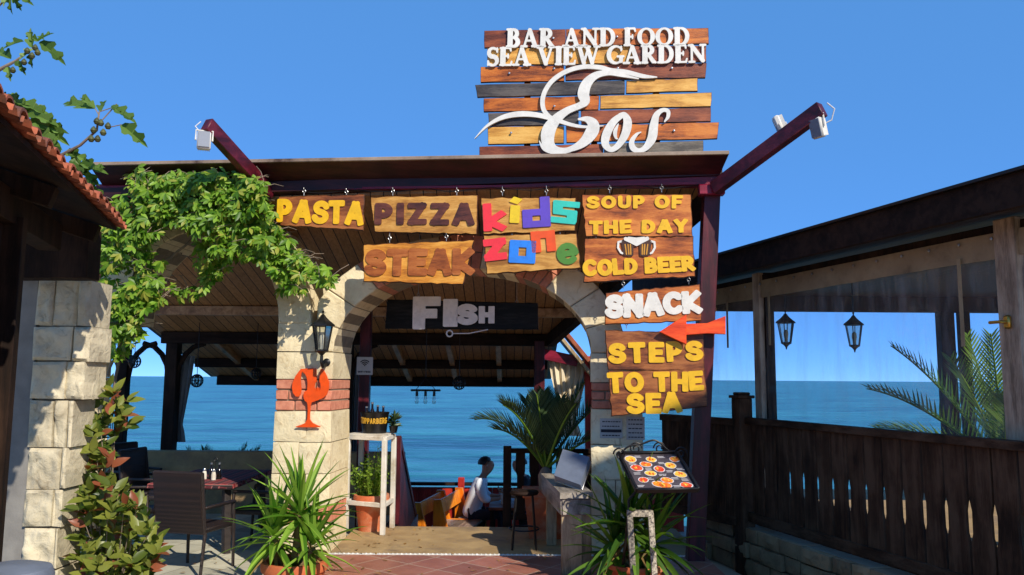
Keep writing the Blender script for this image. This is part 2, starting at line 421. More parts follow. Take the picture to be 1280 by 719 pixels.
def stone(name, c1, c2, c3, bump=.9, isl=.18):
    t = NT(name); v = t.coords(rnd=False); g = t.n('NewGeometry')
    n1 = t.noise(v, 2.6, 8, .65); n2 = t.noise(v, 22, 8, .7); n3 = t.noise(v, 9, 6, .6, 1.2)
    col = t.ramp(n1, [(.32, lin(c1)), (.55, lin(c2))])
    col = t.mix(t.ramp(n3, [(.55, (0, 0, 0, 1)), (.72, (.7, .7, .7, 1))]), col, lin(c3))
    hs = t.n('HueSaturation', {'Color': col}); t.set(hs.inputs['Value'], t.math('MULTIPLY_ADD', g.outputs['Random Per Island'], isl, 1 - isl / 2))
    t.set(t.b.inputs['Base Color'], hs.outputs[0]); t.b.inputs['Roughness'].default_value = .85
    h = t.math('ADD', t.math('MULTIPLY', n2, .5), n3)
    t.set(t.b.inputs['Normal'], t.bump(h, bump, .012)); return t.m
def planks(name, dark, mid, pitch=.14, axis=0):
    """boards side by side along one object axis, grain along y"""
    t = NT(name); v0 = t.coords(rnd=False); sp = t.n('SeparateXYZ', {0: v0}).outputs[axis]
    u = t.math('DIVIDE', sp, pitch); fr = t.math('FRACT', u); idn = t.math('FLOOR', u)
    gap = t.math('LESS_THAN', t.math('ABSOLUTE', t.math('SUBTRACT', fr, .5)), .46)
    wn = t.n('TexWhiteNoise', noise_dimensions='1D'); t.set(wn.inputs['W'], idn)
    st = (9, 1, 9) if axis == 0 else (1, 9, 9)
    v = t.n('VectorMath', {0: v0, 1: st}, operation='MULTIPLY').outputs[0]
    fine = t.noise(v, 5, 6, .65)
    col = t.ramp(fine, [(.3, lin(dark)), (.7, lin(mid))])
    hs = t.n('HueSaturation', {'Color': col}); t.set(hs.inputs['Value'], t.math('MULTIPLY_ADD', wn.outputs['Value'], .4, .8))
    col = t.mix(gap, (.01, .008, .006, 1), hs.outputs[0])
    t.set(t.b.inputs['Base Color'], col); t.b.inputs['Roughness'].default_value = .6
    t.set(t.b.inputs['Normal'], t.bump(t.math('MULTIPLY_ADD', gap, 2.0, fine), .6, .006)); return t.m
def tiles(name, c1, c2, grout, sx, sy, ang=0, gw=.02, rough=.5):
    t = NT(name); v0 = t.coords(rnd=False)
    vr = t.n('VectorRotate', {'Vector': v0, 'Angle': ang}, rotation_type='Z_AXIS').outputs[0]
    s_ = t.n('SeparateXYZ', {0: vr}); ux = t.math('DIVIDE', s_.outputs[0], sx); uy = t.math('DIVIDE', s_.outputs[1], sy)
    def edge(u): return t.math('LESS_THAN', t.math('ABSOLUTE', t.math('SUBTRACT', t.math('FRACT', u), .5)), .5 - gw)
    ok = t.math('MULTIPLY', edge(ux), edge(uy))
    wn = t.n('TexWhiteNoise', {'Vector': t.n('CombineXYZ', {0: t.math('FLOOR', ux), 1: t.math('FLOOR', uy), 2: 0.0}).outputs[0]}, noise_dimensions='2D')
    nz = t.noise(v0, 5, 8, .7)
    col = t.ramp(nz, [(.3, lin(c1)), (.7, lin(c2))])
    hs = t.n('HueSaturation', {'Color': col}); t.set(hs.inputs['Value'], t.math('MULTIPLY_ADD', wn.outputs['Value'], .35, .82))
    t.set(t.b.inputs['Base Color'], t.mix(ok, lin(grout), hs.outputs[0])); t.b.inputs['Roughness'].default_value = rough
    t.set(t.b.inputs['Normal'], t.bump(t.math('MULTIPLY_ADD', ok, .8, t.noise(v0, 30, 6)), .35, .004)); return t.m

m_orange_wood = wood('orange stained plank', (112, 52, 14), (182, 96, 26), (208, 122, 42))
m_gold_wood = wood('honey plank', (165, 110, 38), (208, 150, 62), (228, 176, 88))
m_brown_wood = wood('red brown plank', (78, 34, 18), (124, 60, 32), (158, 84, 46))
m_black_wood = wood('charred plank', (38, 34, 32), (66, 60, 56), (96, 88, 80))
m_grey_wood = wood('weathered grey plank', (78, 70, 60), (118, 108, 92), (150, 138, 120))
m_sign_brown = wood('brown sign wood', (74, 36, 16), (128, 70, 32), (166, 102, 52))
m_sign_gold = wood('golden sign wood', (142, 92, 34), (188, 134, 58), (212, 162, 84))
m_sign_amber = wood('amber sign wood', (148, 84, 20), (200, 130, 40), (222, 160, 66))
m_sign_red = wood('russet sign wood', (112, 52, 16), (174, 92, 34), (208, 128, 54))
m_sign_black = basic('worn black sign paint', (9, 11, 11), (18, 21, 20), 5, (1, 1, 6), .6, .4, dirt=(40, 40, 38), dscale=2.5, spec=.2)
m_burnt = wood('scorched board edge', (38, 18, 8), (74, 38, 14), (120, 70, 28), bump=.8, knots=False)
m_bark_edge = wood('rough cut edge', (84, 46, 18), (150, 92, 38), (196, 140, 70), bump=.8)
def paint(name, c, rough=.5, var=.9, **k): return basic(name, c, [x * var for x in c], 9, rough=rough, bump=.25, bd=.002, bscale=90, dirt=[x * .88 for x in c], dscale=14, **k)
m_yellow = paint('yellow paint', (240, 186, 18)); m_white = paint('white paint', (232, 228, 216)); m_letterbrown = wood('brown letter wood', (60, 28, 22), (92, 48, 36), (116, 66, 46), knots=False)
m_letterrust = wood('rust letter wood', (112, 54, 18), (156, 84, 32), (176, 104, 48), knots=False)
m_pink = paint('pink red paint', (240, 50, 62)); m_lemon = paint('lemon paint', (236, 200, 30)); m_purple = paint('purple paint', (98, 72, 190))
m_teal = paint('teal paint', (50, 200, 180)); m_blue = paint('blue paint', (40, 130, 230)); m_org = paint('orange paint', (238, 84, 22)); m_green = paint('green paint', (78, 134, 44))
m_fishwhite = paint('greyish white paint', (244, 240, 232))
m_orange_metal = paint('orange painted metal', (240, 84, 14), .38)
m_red_paint_wood = wood('orange red painted wood', (196, 52, 10), (228, 70, 18), (238, 92, 30), knots=False)
m_maroon = wood('maroon painted timber', (48, 8, 16), (76, 14, 26), (100, 28, 40), axis='y', knots=False, rough=.4)
m_maroon_z = wood('maroon painted post', (44, 7, 13), (68, 12, 20), (92, 24, 32), axis='z', knots=False, rough=.42)
m_maroon_x = wood('maroon painted beam', (76, 8, 24), (118, 16, 40), (140, 28, 54), axis='x', knots=False, rough=.35)
m_maroon_dark = wood('dark maroon board', (34, 12, 14), (52, 18, 20), (70, 28, 28), axis='x', knots=False)
m_stairrail = wood('dark maroon stair boards', (34, 7, 10), (54, 11, 15), (74, 20, 24), axis='z', knots=False, rough=.5)
m_roofsheet = basic('weathered roof edge', (120, 100, 84), (170, 150, 130), 4, rough=.7, dirt=(70, 50, 40))
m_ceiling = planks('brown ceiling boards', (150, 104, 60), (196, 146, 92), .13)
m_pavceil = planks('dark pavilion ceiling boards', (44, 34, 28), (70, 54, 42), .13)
m_beamwood = wood('brown rafter wood', (130, 92, 56), (170, 124, 80), (196, 152, 104), axis='y')
m_darkwood = wood('dark stained timber', (24, 16, 11), (40, 27, 19), (56, 39, 28), axis='z', knots=False, rough=.75, spec=.15)
m_darkwood_x = wood('dark stained beam', (22, 15, 10), (38, 25, 18), (52, 36, 26), axis='x', knots=False, rough=.75, spec=.15)
m_fence = wood('dark brown fence board', (48, 32, 21), (76, 52, 35), (98, 72, 52), axis='z', knots=False, rough=.75, spec=.15)
m_fence_rail = wood('dark brown fence rail', (46, 31, 20), (72, 50, 34), (92, 68, 50), axis='y', knots=False, rough=.75, spec=.15)
m_greypost = wood('weathered pavilion frame', (120, 100, 80), (168, 144, 118), (196, 174, 146), axis='z', knots=False)
m_lightpost = wood('pale counter wood', (110, 92, 66), (160, 136, 100), (190, 168, 128), axis='z', knots=False)
m_counter = wood('weathered counter board', (96, 88, 78), (136, 126, 112), (168, 158, 142), axis='y', knots=False)
m_stone = stone('cream stone', (206, 186, 144), (232, 216, 176), (178, 150, 106), 1.0, .22)
m_stone2 = stone('pale hewn limestone', (168, 156, 130), (206, 194, 164), (132, 118, 94), 1.2, .22)
m_mortar = basic('mortar', (120, 108, 88), (150, 136, 112), 12, rough=.9, bump=.6)
m_plaster = basic('grey plaster', (120, 116, 110), (146, 142, 134), 5, rough=.9, bump=.5)
m_brick = basic('red brick', (184, 108, 82), (216, 146, 116), 16, rough=.85, bump=.6, bd=.006, isl=.4)
m_rubble = stone('dark rubble stone', (126, 98, 68), (164, 132, 94), (88, 70, 48), 1.0, .5)
m_terra = basic('terracotta', (176, 84, 46), (206, 112, 66), 9, rough=.75, bump=.3, dirt=(196, 150, 116), dscale=3)
m_rooftile = basic('clay roof tile', (124, 58, 36), (176, 96, 62), 9, rough=.8, bump=.4, isl=.5, dirt=(90, 60, 44), dscale=5)
m_soil = basic('soil', (44, 34, 26), (70, 54, 42), 30, rough=.95, bump=1, bd=.02)
m_pebble = basic('white pebbles', (190, 186, 176), (226, 222, 214), 20, rough=.7, isl=.4)
m_iron = basic('black iron', (14, 14, 14), (30, 28, 27), 20, rough=.42, bump=.2, metal=.3)
m_steel = basic('galvanised steel', (150, 150, 150), (180, 180, 178), 20, rough=.35, metal=.9, bump=.1)
m_whiteplastic = basic('white lamp housing', (206, 200, 186), (226, 222, 210), 12, rough=.45, bump=.1)
m_blackcable = basic('cable', (20, 20, 24), rough=.5, bump=0)
m_whitecable = basic('white cable', (210, 210, 210), rough=.5, bump=0)
m_wicker = None
def wicker():
    t = NT('dark wicker weave'); v = t.coords(rnd=False)
    def wv(d): return t.n('TexWave', {'Vector': v, 'Scale': 34, 'Distortion': .5}, wave_type='BANDS', bands_direction=d).outputs['Fac']
    h = t.math('MULTIPLY', t.math('MAXIMUM', wv('X'), wv('Y')), wv('Z'))
    t.set(t.b.inputs['Base Color'], t.ramp(h, [(.1, lin((14, 10, 9))), (.7, lin((58, 42, 36)))]))
    t.b.inputs['Roughness'].default_value = .5; t.set(t.b.inputs['Normal'], t.bump(h, .6, .004)); return t.m
m_wicker = wicker()
def plaid():
    t = NT('red plaid cloth'); v = t.coords(rnd=False); s_ = t.n('SeparateXYZ', {0: v})
    def st(k, f, wdt): return t.math('LESS_THAN', t.math('FRACT', t.math('MULTIPLY', s_.outputs[k], f)), wdt)
    a, b = st(0, 6.5, .45), st(1, 6.5, .45); thin = t.math('MAXIMUM', st(0, 13, .12), st(1, 13, .12))
    f = t.math('MULTIPLY', t.math('ADD', a, b), .5)
    col = t.ramp(f, [(0, lin((120, 20, 26))), (.5, lin((74, 20, 26))), (1, lin((30, 18, 24)))])
    col = t.mix(t.math('MULTIPLY', thin, .5), col, lin((190, 120, 110)))
    t.set(t.b.inputs['Base Color'], col); t.b.inputs['Roughness'].default_value = .85
    t.set(t.b.inputs['Normal'], t.bump(t.noise(v, 160, 3), .2, .002)); return t.m
m_plaid = plaid()
m_tile = tiles('red floor tiles', (140, 84, 66), (172, 112, 90), (176, 150, 128), .34, .34, rad(38), .018, .5)
m_greytile = tiles('grey green floor slabs', (176, 172, 150), (202, 196, 172), (140, 134, 116), .42, .42, rad(20), .014, .6)
m_conc = basic('tan concrete', (150, 122, 80), (176, 148, 102), 4, rough=.8, bump=.4, dirt=(130, 108, 80), dscale=3)
m_ground = basic('ground earth', (176, 158, 128), (200, 182, 150), 3, rough=.9)
m_terrace = basic('grey terrace concrete', (104, 100, 94), (136, 130, 122), 6, rough=.9, bump=.8, bscale=14, bd=.02)
m_cliff = basic('hillside scrub', (70, 74, 44), (110, 100, 70), .5, rough=1, bump=1, bd=.3, bscale=2)
def sea():
    t = NT('sea water'); tc = t.n('TexCoord'); v = t.n('VectorMath', {0: tc.outputs['Object'], 1: (.4, 1, 1)}, operation='MULTIPLY').outputs[0]
    n1 = t.noise(v, .9, 4, .6, .4); n2 = t.noise(v, .22, 4, .6, .4); n3 = t.noise(v, .006, 4, .6); n4 = t.noise(v, .045, 4, .6, .5)
    col = t.ramp(n3, [(.35, lin((20, 84, 104))), (.65, lin((34, 108, 122)))])
    f = t.math('ADD', t.math('MULTIPLY', n2, .5), t.math('MULTIPLY', n4, .5))
    col = t.mix(t.ramp(f, [(.42, (0, 0, 0, 1)), (.66, (1, 1, 1, 1))]), col, lin((62, 140, 150)))
    col = t.mix(t.ramp(f, [(.36, (.8, .8, .8, 1)), (.46, (0, 0, 0, 1))]), col, lin((12, 62, 84)))
    t.set(t.b.inputs['Base Color'], col); t.b.inputs['Roughness'].default_value = .25; t.b.inputs['IOR'].default_value = 1.33; t.b.inputs['Specular IOR Level'].default_value = .10
    h = t.math('ADD', t.math('MULTIPLY', n1, .35), t.math('ADD', t.math('MULTIPLY', n2, 1.2), t.math('MULTIPLY', n4, 3.0)))
    t.set(t.b.inputs['Normal'], t.bump(h, .9, .9)); return t.m
m_sea = sea()
def glassm(name, col=(.9, .95, 1, 1), refl=.12, rough=.02, wav=0, tint=.0):
    t = NT(name); t.t.nodes.remove(t.b)
    tr = t.n('BsdfTransparent'); tr.inputs[0].default_value = col
    gl = t.n('BsdfGlossy'); gl.inputs['Roughness'].default_value = rough
    fr = t.n('LayerWeight', {'Blend': refl}); mx = t.n('MixShader')
    if wav:
        v = t.coords((1, 1, .25), rnd=False); nn = t.bump(t.noise(v, wav, 2, .4), .25, .05)
        t.set(gl.inputs['Normal'], nn)
    t.t.links.new(fr.outputs['Fresnel'], mx.inputs[0]); t.t.links.new(tr.outputs[0], mx.inputs[1]); t.t.links.new(gl.outputs[0], mx.inputs[2])
    last = mx.outputs[0]
    if tint:
        df = t.n('BsdfDiffuse'); df.inputs[0].default_value = (.80, .78, .74, 1); m2 = t.n('MixShader')
        v = t.coords((1.3, 1.3, .25), rnd=False)
        t.set(m2.inputs[0], t.math('MULTIPLY', t.ramp(t.noise(v, 5, 5, .7), [(.45, (.25, .25, .25, 1)), (.75, (1, 1, 1, 1))]), tint))
        t.t.links.new(last, m2.inputs[1]); t.t.links.new(df.outputs[0], m2.inputs[2]); last = m2.outputs[0]
    t.t.links.new(last, t.out.inputs[0]); return t.m
m_film = glassm('clear plastic film', (.92, .95, .97, 1), .10, .03, 1.2, .26)
m_glass = glassm('lantern glass', (.85, .88, .86, 1), .3, .05, 0, .12)
m_acryl = glassm('tinted acrylic', (.45, .6, .72, 1), .45, .06)
m_valance = basic('canvas strip', (150, 128, 96), (178, 156, 120), 8, rough=.85, bump=.3, dirt=(120, 100, 74))
m_curtain = basic('cream curtain', (206, 190, 156), (228, 214, 184), 5, rough=.9, bump=.2)
m_greycurtain = basic('grey curtain', (110, 116, 118), (142, 148, 150), 5, rough=.9, bump=.2)
m_vine = leafm('vine leaf', (62, 106, 20), (146, 182, 62), .38, .42, red=(164, 168, 70))
m_fig = leafm('fig leaf', (62, 92, 34), (116, 146, 66), .35, .5)
m_figfruit = basic('fig fruit', (52, 56, 30), (84, 88, 44), 14, rough=.5)
m_bark = basic('bark', (110, 96, 80), (150, 134, 114), 12, (1, 1, .3), .9, .6)
m_yucca = leafm('yucca leaf', (58, 104, 24), (150, 184, 70), .35, .32)
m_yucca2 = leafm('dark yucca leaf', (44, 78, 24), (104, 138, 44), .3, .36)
m_drybrown = leafm('dry leaf', (120, 92, 50), (160, 126, 74), .2, .7)
m_yuccatrunk = basic('yucca trunk', (120, 98, 62), (160, 134, 92), 10, (1, 1, 4), .9, .8, bd=.01)
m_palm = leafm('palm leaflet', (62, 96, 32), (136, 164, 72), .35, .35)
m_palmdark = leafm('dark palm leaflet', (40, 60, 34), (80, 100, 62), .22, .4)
m_photinia = leafm('photinia leaf', (52, 78, 24), (146, 150, 66), .35, .35, red=(150, 84, 58))
m_herb = leafm('herb leaf', (78, 112, 28), (142, 170, 60), .35, .5)
m_skin = basic('skin', (176, 120, 92), (190, 134, 104), 20, rough=.5, bump=.05)
m_hair = basic('dark hair', (18, 14, 12), (34, 26, 22), 60, rough=.55, bump=.5)
m_shirt = basic('white shirt', (206, 212, 222), (222, 226, 234), 10, rough=.85, bump=.2)
m_trousers = basic('dark trousers', (26, 30, 42), (38, 42, 54), 20, rough=.85)
m_darkshirt = basic('dark top', (20, 20, 26), (34, 34, 40), 20, rough=.85)
m_benchorange = wood('orange bench wood', (186, 92, 8), (226, 126, 16), (240, 150, 34), axis='z', knots=False)
m_benchtop = wood('worn bench wood', (104, 80, 62), (148, 120, 98), (180, 156, 134), axis='y', knots=False)
m_redwall = wood('red painted parapet', (128, 22, 16), (166, 34, 24), (186, 52, 36), axis='z', knots=False, rough=.5)
m_standwhite = basic('white painted wood', (200, 194, 178), (224, 218, 204), 6, (1, 1, 1), .6, .2, dirt=(170, 156, 130), dscale=4)
m_bucket = basic('black enamel', (10, 10, 11), (20, 19, 18), 8, rough=.32, bump=.05)
m_goldpaint = paint('gold paint', (206, 156, 40))
m_bottle = basic('dark bottle glass', (14, 10, 8), (24, 16, 12), 8, rough=.12, bump=0)
m_paper = basic('notice paper', (176, 170, 160), (196, 190, 180), 8, rough=.85, bump=.05)
m_ink = basic('printed ink', (40, 38, 44), rough=.8, bump=0)
m_wifi = basic('sign plastic', (186, 184, 180), (202, 200, 196), 6, rough=.5, bump=.05)
m_menublack = basic('menu print ground', (58, 50, 52), (84, 74, 74), 18, rough=.3, bump=0)
m_food1 = basic('menu food orange', (216, 92, 24), (236, 150, 40), 30, rough=.3, bump=0)
m_food2 = basic('menu food yellow', (226, 160, 44), (240, 196, 80), 30, rough=.3, bump=0)
m_food3 = basic('menu food red', (196, 50, 26), (226, 96, 40), 30, rough=.3, bump=0)
m_plate = basic('menu plate', (206, 200, 196), rough=.3, bump=0)
m_litter = leafm('fallen leaf', (120, 84, 40), (170, 132, 74), .1, .8)
m_mosaic = basic('mosaic chips', (70, 62, 54), (196, 184, 160), 60, rough=.5, bump=.6, isl=1.0, detail=1)
m_bin = basic('grey plastic', (96, 104, 118), (116, 124, 138), 6, rough=.5, bump=.1)
m_copperbrass = basic('brass', (180, 140, 60), (206, 166, 84), 12, rough=.3, metal=.9, bump=.05)
m_bulb = basic('frosted bulb', (214, 204, 180), rough=.2, bump=0)
m_mugbrown = basic('mug dark', (62, 36, 16), (84, 52, 24), 12, rough=.4); m_mugbeer = basic('mug amber stripe', (190, 130, 30), (214, 156, 50), 12, rough=.4)

# ================================================================== THE SETTING
SEA_Z = -8.0
mb = MB(); N = 24
ang0, ang1 = rad(10), rad(170)
ys = [16, 40, 100, 300, 1000, 4000, 15000, 60000]
vs = []; fs = []
for y in ys:
    for k in range(-6, 7): vs.append((k / 6 * max(y * 1.6, 120), y, SEA_Z))
for i in range(len(ys)-1):
    for k in range(12): fs.append((i*13+k, i*13+k+1, (i+1)*13+k+1, (i+1)*13+k))
mb.add(vs, fs); struct(mb, 'sea', m_sea)

GZ = -.3
mb = MB(); mb.add([(-60, -60, GZ), (60, -60, GZ), (60, 8.95, GZ), (-60, 8.95, GZ)], [(0, 1, 2, 3)]); struct(mb, 'ground', m_ground)
mb = MB(); mb.add([(-7, 2, GZ+.006), (-1.62, 2, GZ+.006), (-1.62, 11.6, GZ+.006), (-7, 11.6, GZ+.006)], [(0, 1, 2, 3)]); struct(mb, 'slab_floor', m_greytile)
mb = MB(); mb.box((-4.15, 10.28, -.805), (5.7, 2.66, 1.0)); struct(mb, 'terrace_floor', m_terrace)
# tiled platform and the concrete landing behind it, split by a bead strip
YT = gr(520, 693).y
mb = MB(); mb.box((.06, (1.2 + YT - .03) / 2, -.2), (3.44, YT - .03 - 1.2, .4)); struct(mb, 'tiled_path', m_tile)
mb = MB(); mb.box((.06, (YT + .03 + 8.92) / 2, -.2), (3.44, 8.92 - YT - .03, .4)); struct(mb, 'concrete_path', m_conc)
mb = MB(); mb.box((.06, YT, -.2), (3.44, .06, .402))
for i in range(84): mb.lathe([(.013, 0), (.013, .004), (.008, .009), (0, .0105)], (-1.6 + i * .0405, YT, .0), 8)
struct(mb, 'bead_strip', m_pebble)
mb = MB()
for i in range(6): mb.box((.06, 8.92 + .15 + i * .3, -.6 - (i + 1) * .0875), (2.6, .298, 1.2 - (i + 1) * .175))
struct(mb, 'steps', m_terrace)
mb = MB(); mb.box((1.0, 11.95, -1.55), (16, 6.1, 1.0))
struct(mb, 'lower_terrace', m_terrace)
mb = MB()
vs = []; fs = []
for i, (y, z) in enumerate(((11.6, -1.3), (15.1, -1.4), (19, -4), (24, -7.4), (30, -8.6))):
    for k in range(21):
        vs.append((-50 + k * 5, y + (R(-.5, .5) if i > 1 else 0), z + (R(-.4, .4) if i > 1 else 0)))
for i in range(4):
    for k in range(20): fs.append((i*21+k, i*21+k+1, (i+1)*21+k+1, (i+1)*21+k))
mb.add(vs, fs); struct(mb, 'hillside', m_cliff)

# ------------------------------------------------------------------ hewn stone block with a pillowed, chipped face
def hewn(mb, x0, x1, z0, z1, y0, y1, amp=.012, n=7, seed=0, M=None, top=True):
    m = max(2, int(n * (z1-z0) / max(x1-x0, .05))); m = min(m, 12)
    jit = [(R(-.006, .006), R(-.006, .006)) for _ in range(4)]
    vs = []; fs = []
    for j in range(m+1):
        for i in range(n+1):
            a, b = i / n, j / m
            x = x0 + (x1-x0)*a; z = z0 + (z1-z0)*b
            jx = (1-a)*(1-b)*jit[0][0] + a*(1-b)*jit[1][0] + a*b*jit[2][0] + (1-a)*b*jit[3][0]
            jz = (1-a)*(1-b)*jit[0][1] + a*(1-b)*jit[1][1] + a*b*jit[2][1] + (1-a)*b*jit[3][1]
            e = min(a, 1-a) * (x1-x0); g = min(b, 1-b) * (z1-z0); ed = min(e, g)
            pil = -min(amp * 1.3, .014) * min(1, ed / .02)
            nn = noise.fractal(Vector((x*7 + seed, z*7, seed*1.3)), 1, 2, 4)
            vs.append((x + jx, y0 + pil - amp * nn * min(1, ed/.015), z + jz))
    W = n+1
    for j in range(m):
        for i in range(n): fs.append((j*W+i, j*W+i+1, (j+1)*W+i+1, (j+1)*W+i))
    per = [i for i in range(n+1)] + [j*W+n for j in range(1, m+1)] + [m*W+i for i in range(n-1, -1, -1)] + [j*W for j in range(m-1, 0, -1)]
    L = len(vs)
    for p in per: vs.append((vs[p][0], y1, vs[p][2]))
    k = len(per)
    for q in range(k): fs.append((per[(q+1) % k], per[q], L+q, L+(q+1) % k))
    fs.append([L+q for q in range(k)][::-1])
    mb.add(vs, fs, 0, M)

# ------------------------------------------------------------------ stone arcade (three piers, two arches)
AV, AD = .3, .62                    # front face of the arcade behind the sign plane, its depth
u1, _ = fa(343, 520, AV); u2, _ = fa(414, 520, AV); u3, _ = fa(739, 480, AV); u4, _ = fa(803, 480, AV)
u0a, _ = fa(100, 470, AV); u0b, _ = fa(150, 430, AV)
arc_t = thing('stone_arcade', 'cream stone archway of two arches with red brick bands between slab floor and roof', 'archway', fw(0, AV, 0))
def pier(ua, ub, z0, z1, bricks=(), halfsplit=True, seed=0):
    p = MB(FM); bks = []; mo = MB(FM)
    mo.box(((ua+ub)/2, AV + AD/2, (z0+z1)/2), (ub-ua-.03, AD-.03, z1-z0-.004))
    z = z0; zb = sorted(bricks); k = 0
    segs = []
    cur = z0
    for b0, b1 in zb:
        segs += [('s', cur, b0), ('b', b0, b1)]; cur = b1
    segs.append(('s', cur, z1))
    for kind, a, b in segs:
        if kind == 's':
            n = max(1, round((b-a) / .30)); h = (b-a) / n
            for i in range(n):
                c0, c1 = a + i*h + .004, a + (i+1)*h - .004
                cut = ua + (ub-ua) * R(.4, .62) if (i + k) % 2 == 0 and halfsplit else None
                k += 1
                for xa, xb in ([(ua, cut-.004), (cut+.004, ub)] if cut else [(ua, ub)]):
                    hewn(p, xa, xb, c0, c1, AV, AV+AD, .006, 8, seed + k)
        else:
            n = max(1, round((b-a) / .09)); h = (b-a) / n; bk = MB(FM); bks.append(bk)
            for i in range(n):
                x = ua; first = R(.06, .2) if i % 2 else .2
                L = first
                while x < ub - .01:
                    x2 = min(ub, x + L)
                    if ub - x2 < .05: x2 = ub
                    bk.box(((x+x2)/2, AV + AD/2, a + (i+.5)*h), (x2-x-.012, AD + R(0, .008), h-.014), None, 0, .006); x = x2; L = R(.2, .24)
    q = p.build('pier', m_stone, arc_t); mo.build('mortar_core', m_mortar, q)
    for bk in bks: bk.build('brick_band', m_brick, q)
def zf(py, px=378): return fa(px, py, AV)[1]
ZS_C, ZS_L = zf(440), zf(405)        # springing heights of the centre and the left arch
um = fa(396, 390, AV)[0]
pier(u1, u2, GZ, ZS_C, [(zf(514), zf(474)), (zf(655), zf(632))], seed=3)
pier(u3, u4, 0.0, ZS_C, [(zf(512, 770), zf(478, 770))], seed=40)
p = MB(FM); ul0, ul1 = fa(94, 470, AV)[0], fa(117, 470, AV)[0]
for i in range(6):
    z0_ = GZ + (ZS_L - .16 - GZ)*i/6; hewn(p, ul0, ul1, z0_ + .004, GZ + (ZS_L - .16 - GZ)*(i+1)/6 - .004, AV, AV + .3, .008, 5, 80 + i)
hewn(p, ul0, u0b + .02, ZS_L - .155, ZS_L - .004, AV - .01, AV + .3, .008, 8, 90); p.build('pier', m_stone, arc_t)
def ring(cu, a, b, zs, t, nv, brickset, cl, seed, a0=0, a1=180):
    p = MB(FM); bks = []; mo = MB(FM)
    def E(th, s): return (cu + (a + s)*math.cos(rad(th)), zs + (b + s)*math.sin(rad(th)))
    for k in range(nv):
        t0 = a0 + (a1-a0)*k/nv; t1 = a0 + (a1-a0)*(k+1)/nv
        for isb in (0,):
            sub = [(t0, t1)]
            if k in brickset: bk = MB(FM); bks.append(bk)
            if k in brickset: sub = [(t0 + (t1-t0)*q/4, t0 + (t1-t0)*(q+1)/4) for q in range(4)]
            for s0, s1 in sub:
                layers = [(0, t)] if k not in brickset else [(0, t*.5), (t*.5, t)]
                for l0, l1 in layers:
                    poly = [E(s0, l0), E(s0, l1), E((s0+s1)/2, l1), E(s1, l1), E(s1, l0), E((s0+s1)/2, l0)]
                    for c in cl: poly = clip(poly, *c)
                    if len(poly) < 3: continue
                    try: sm = inset(poly if area(poly) > 0 else poly[::-1], .005)
                    except ZeroDivisionError: continue
                    if k in brickset: bk.prism(sm, AV + R(-.004, .004), AV + AD, .004)
                    else: p.prism(sm, AV + R(-.006, .006), AV + AD, .008)
        poly = [E(t0, .012), E(t0, t-.012), E(t1, t-.012), E(t1, .012)]
        for c in cl: poly = clip(poly, *c)
        if len(poly) >= 3: mo.prism(poly, AV + .014, AV + AD - .02)
    q = p.build('arch_ring', m_stone, arc_t); mo.build('mortar_core', m_mortar, q)
    for bk in bks:
        if bk.v: bk.build('brick_band', m_brick, q)
def area(o): return sum(o[i-1][0]*o[i][1] - o[i][0]*o[i-1][1] for i in range(len(o)))
cu = (u2 + u3)/2; ca = (u3 - u2)/2
cb = fa(576, 336, AV)[1] - ZS_C
ring(cu, ca, cb, ZS_C, .34, 11, (3, 5, 7), [(-1, 0, -um)], 5)
lu = (u0b + u1)/2; la = (u1 - u0b)/2
lb = fa(258, 288, AV)[1] - ZS_L
ring(lu, la, lb, ZS_L, .34, 9, (), [(1, 0, um - .008)], 15)
# the short piece of pier between the two springing lines
p = MB(FM); hewn(p, u1, um - .004, ZS_C + .004, ZS_L + .0, AV, AV + AD, .006, 6, 9) if ZS_L > ZS_C + .06 else None
if p.v: p.build('pier', m_stone, arc_t)

# ------------------------------------------------------------------ pergola with the sloping plank ceiling
ZB0, ZB1 = fa(600, 235, 0)[1], fa(600, 222, 0)[1]
uL = fa(118, 230, 0)[0]; uR = fa(908, 222, 0)[0]
gz = thing('roofed_pergola', 'dark maroon timber pergola roof over the seaside terrace, carrying the sign boards', 'pergola', fw(0, .5, 0))
mb = MB(FM); mb.box(((uL+uR)/2, .08, (ZB0+ZB1)/2), (uR-uL, .12, ZB1-ZB0), None, 0, .006)
mb.box(((uL+uR)/2, .015, ZB0+.012), (uR-uL-.01, .06, .022)); mb.build('front_beam', m_maroon_x, gz)
ZE = fa(640, 198, -.22)[1]
uLe = fa(112, 205, -.22)[0]; uRe = fa(911, 192, -.22)[0]
mb = MB(FM)
mb.add([(uLe, -.22, ZE), (uRe, -.22, ZE), (uRe-.05, .012, ZB1-.018), (uLe, .012, ZB1-.018), (uLe, -.20, ZE+.03), (uRe, -.20, ZE+.03), (uRe-.05, .04, ZB1+.03), (uLe, .04, ZB1+.03)],
       [(0,3,2,1), (4,5,6,7), (0,1,5,4), (1,2,6,5), (3,7,6,2), (0,4,7,3)])
mb.build('eaves_board', m_maroon_dark, gz)
mb = MB(FM); mb.box(((uLe+uRe)/2, -.235, ZE+.012), (uRe-uLe, .03, .034), None, 0, .004); mb.build('roof_edge', m_roofsheet, gz)
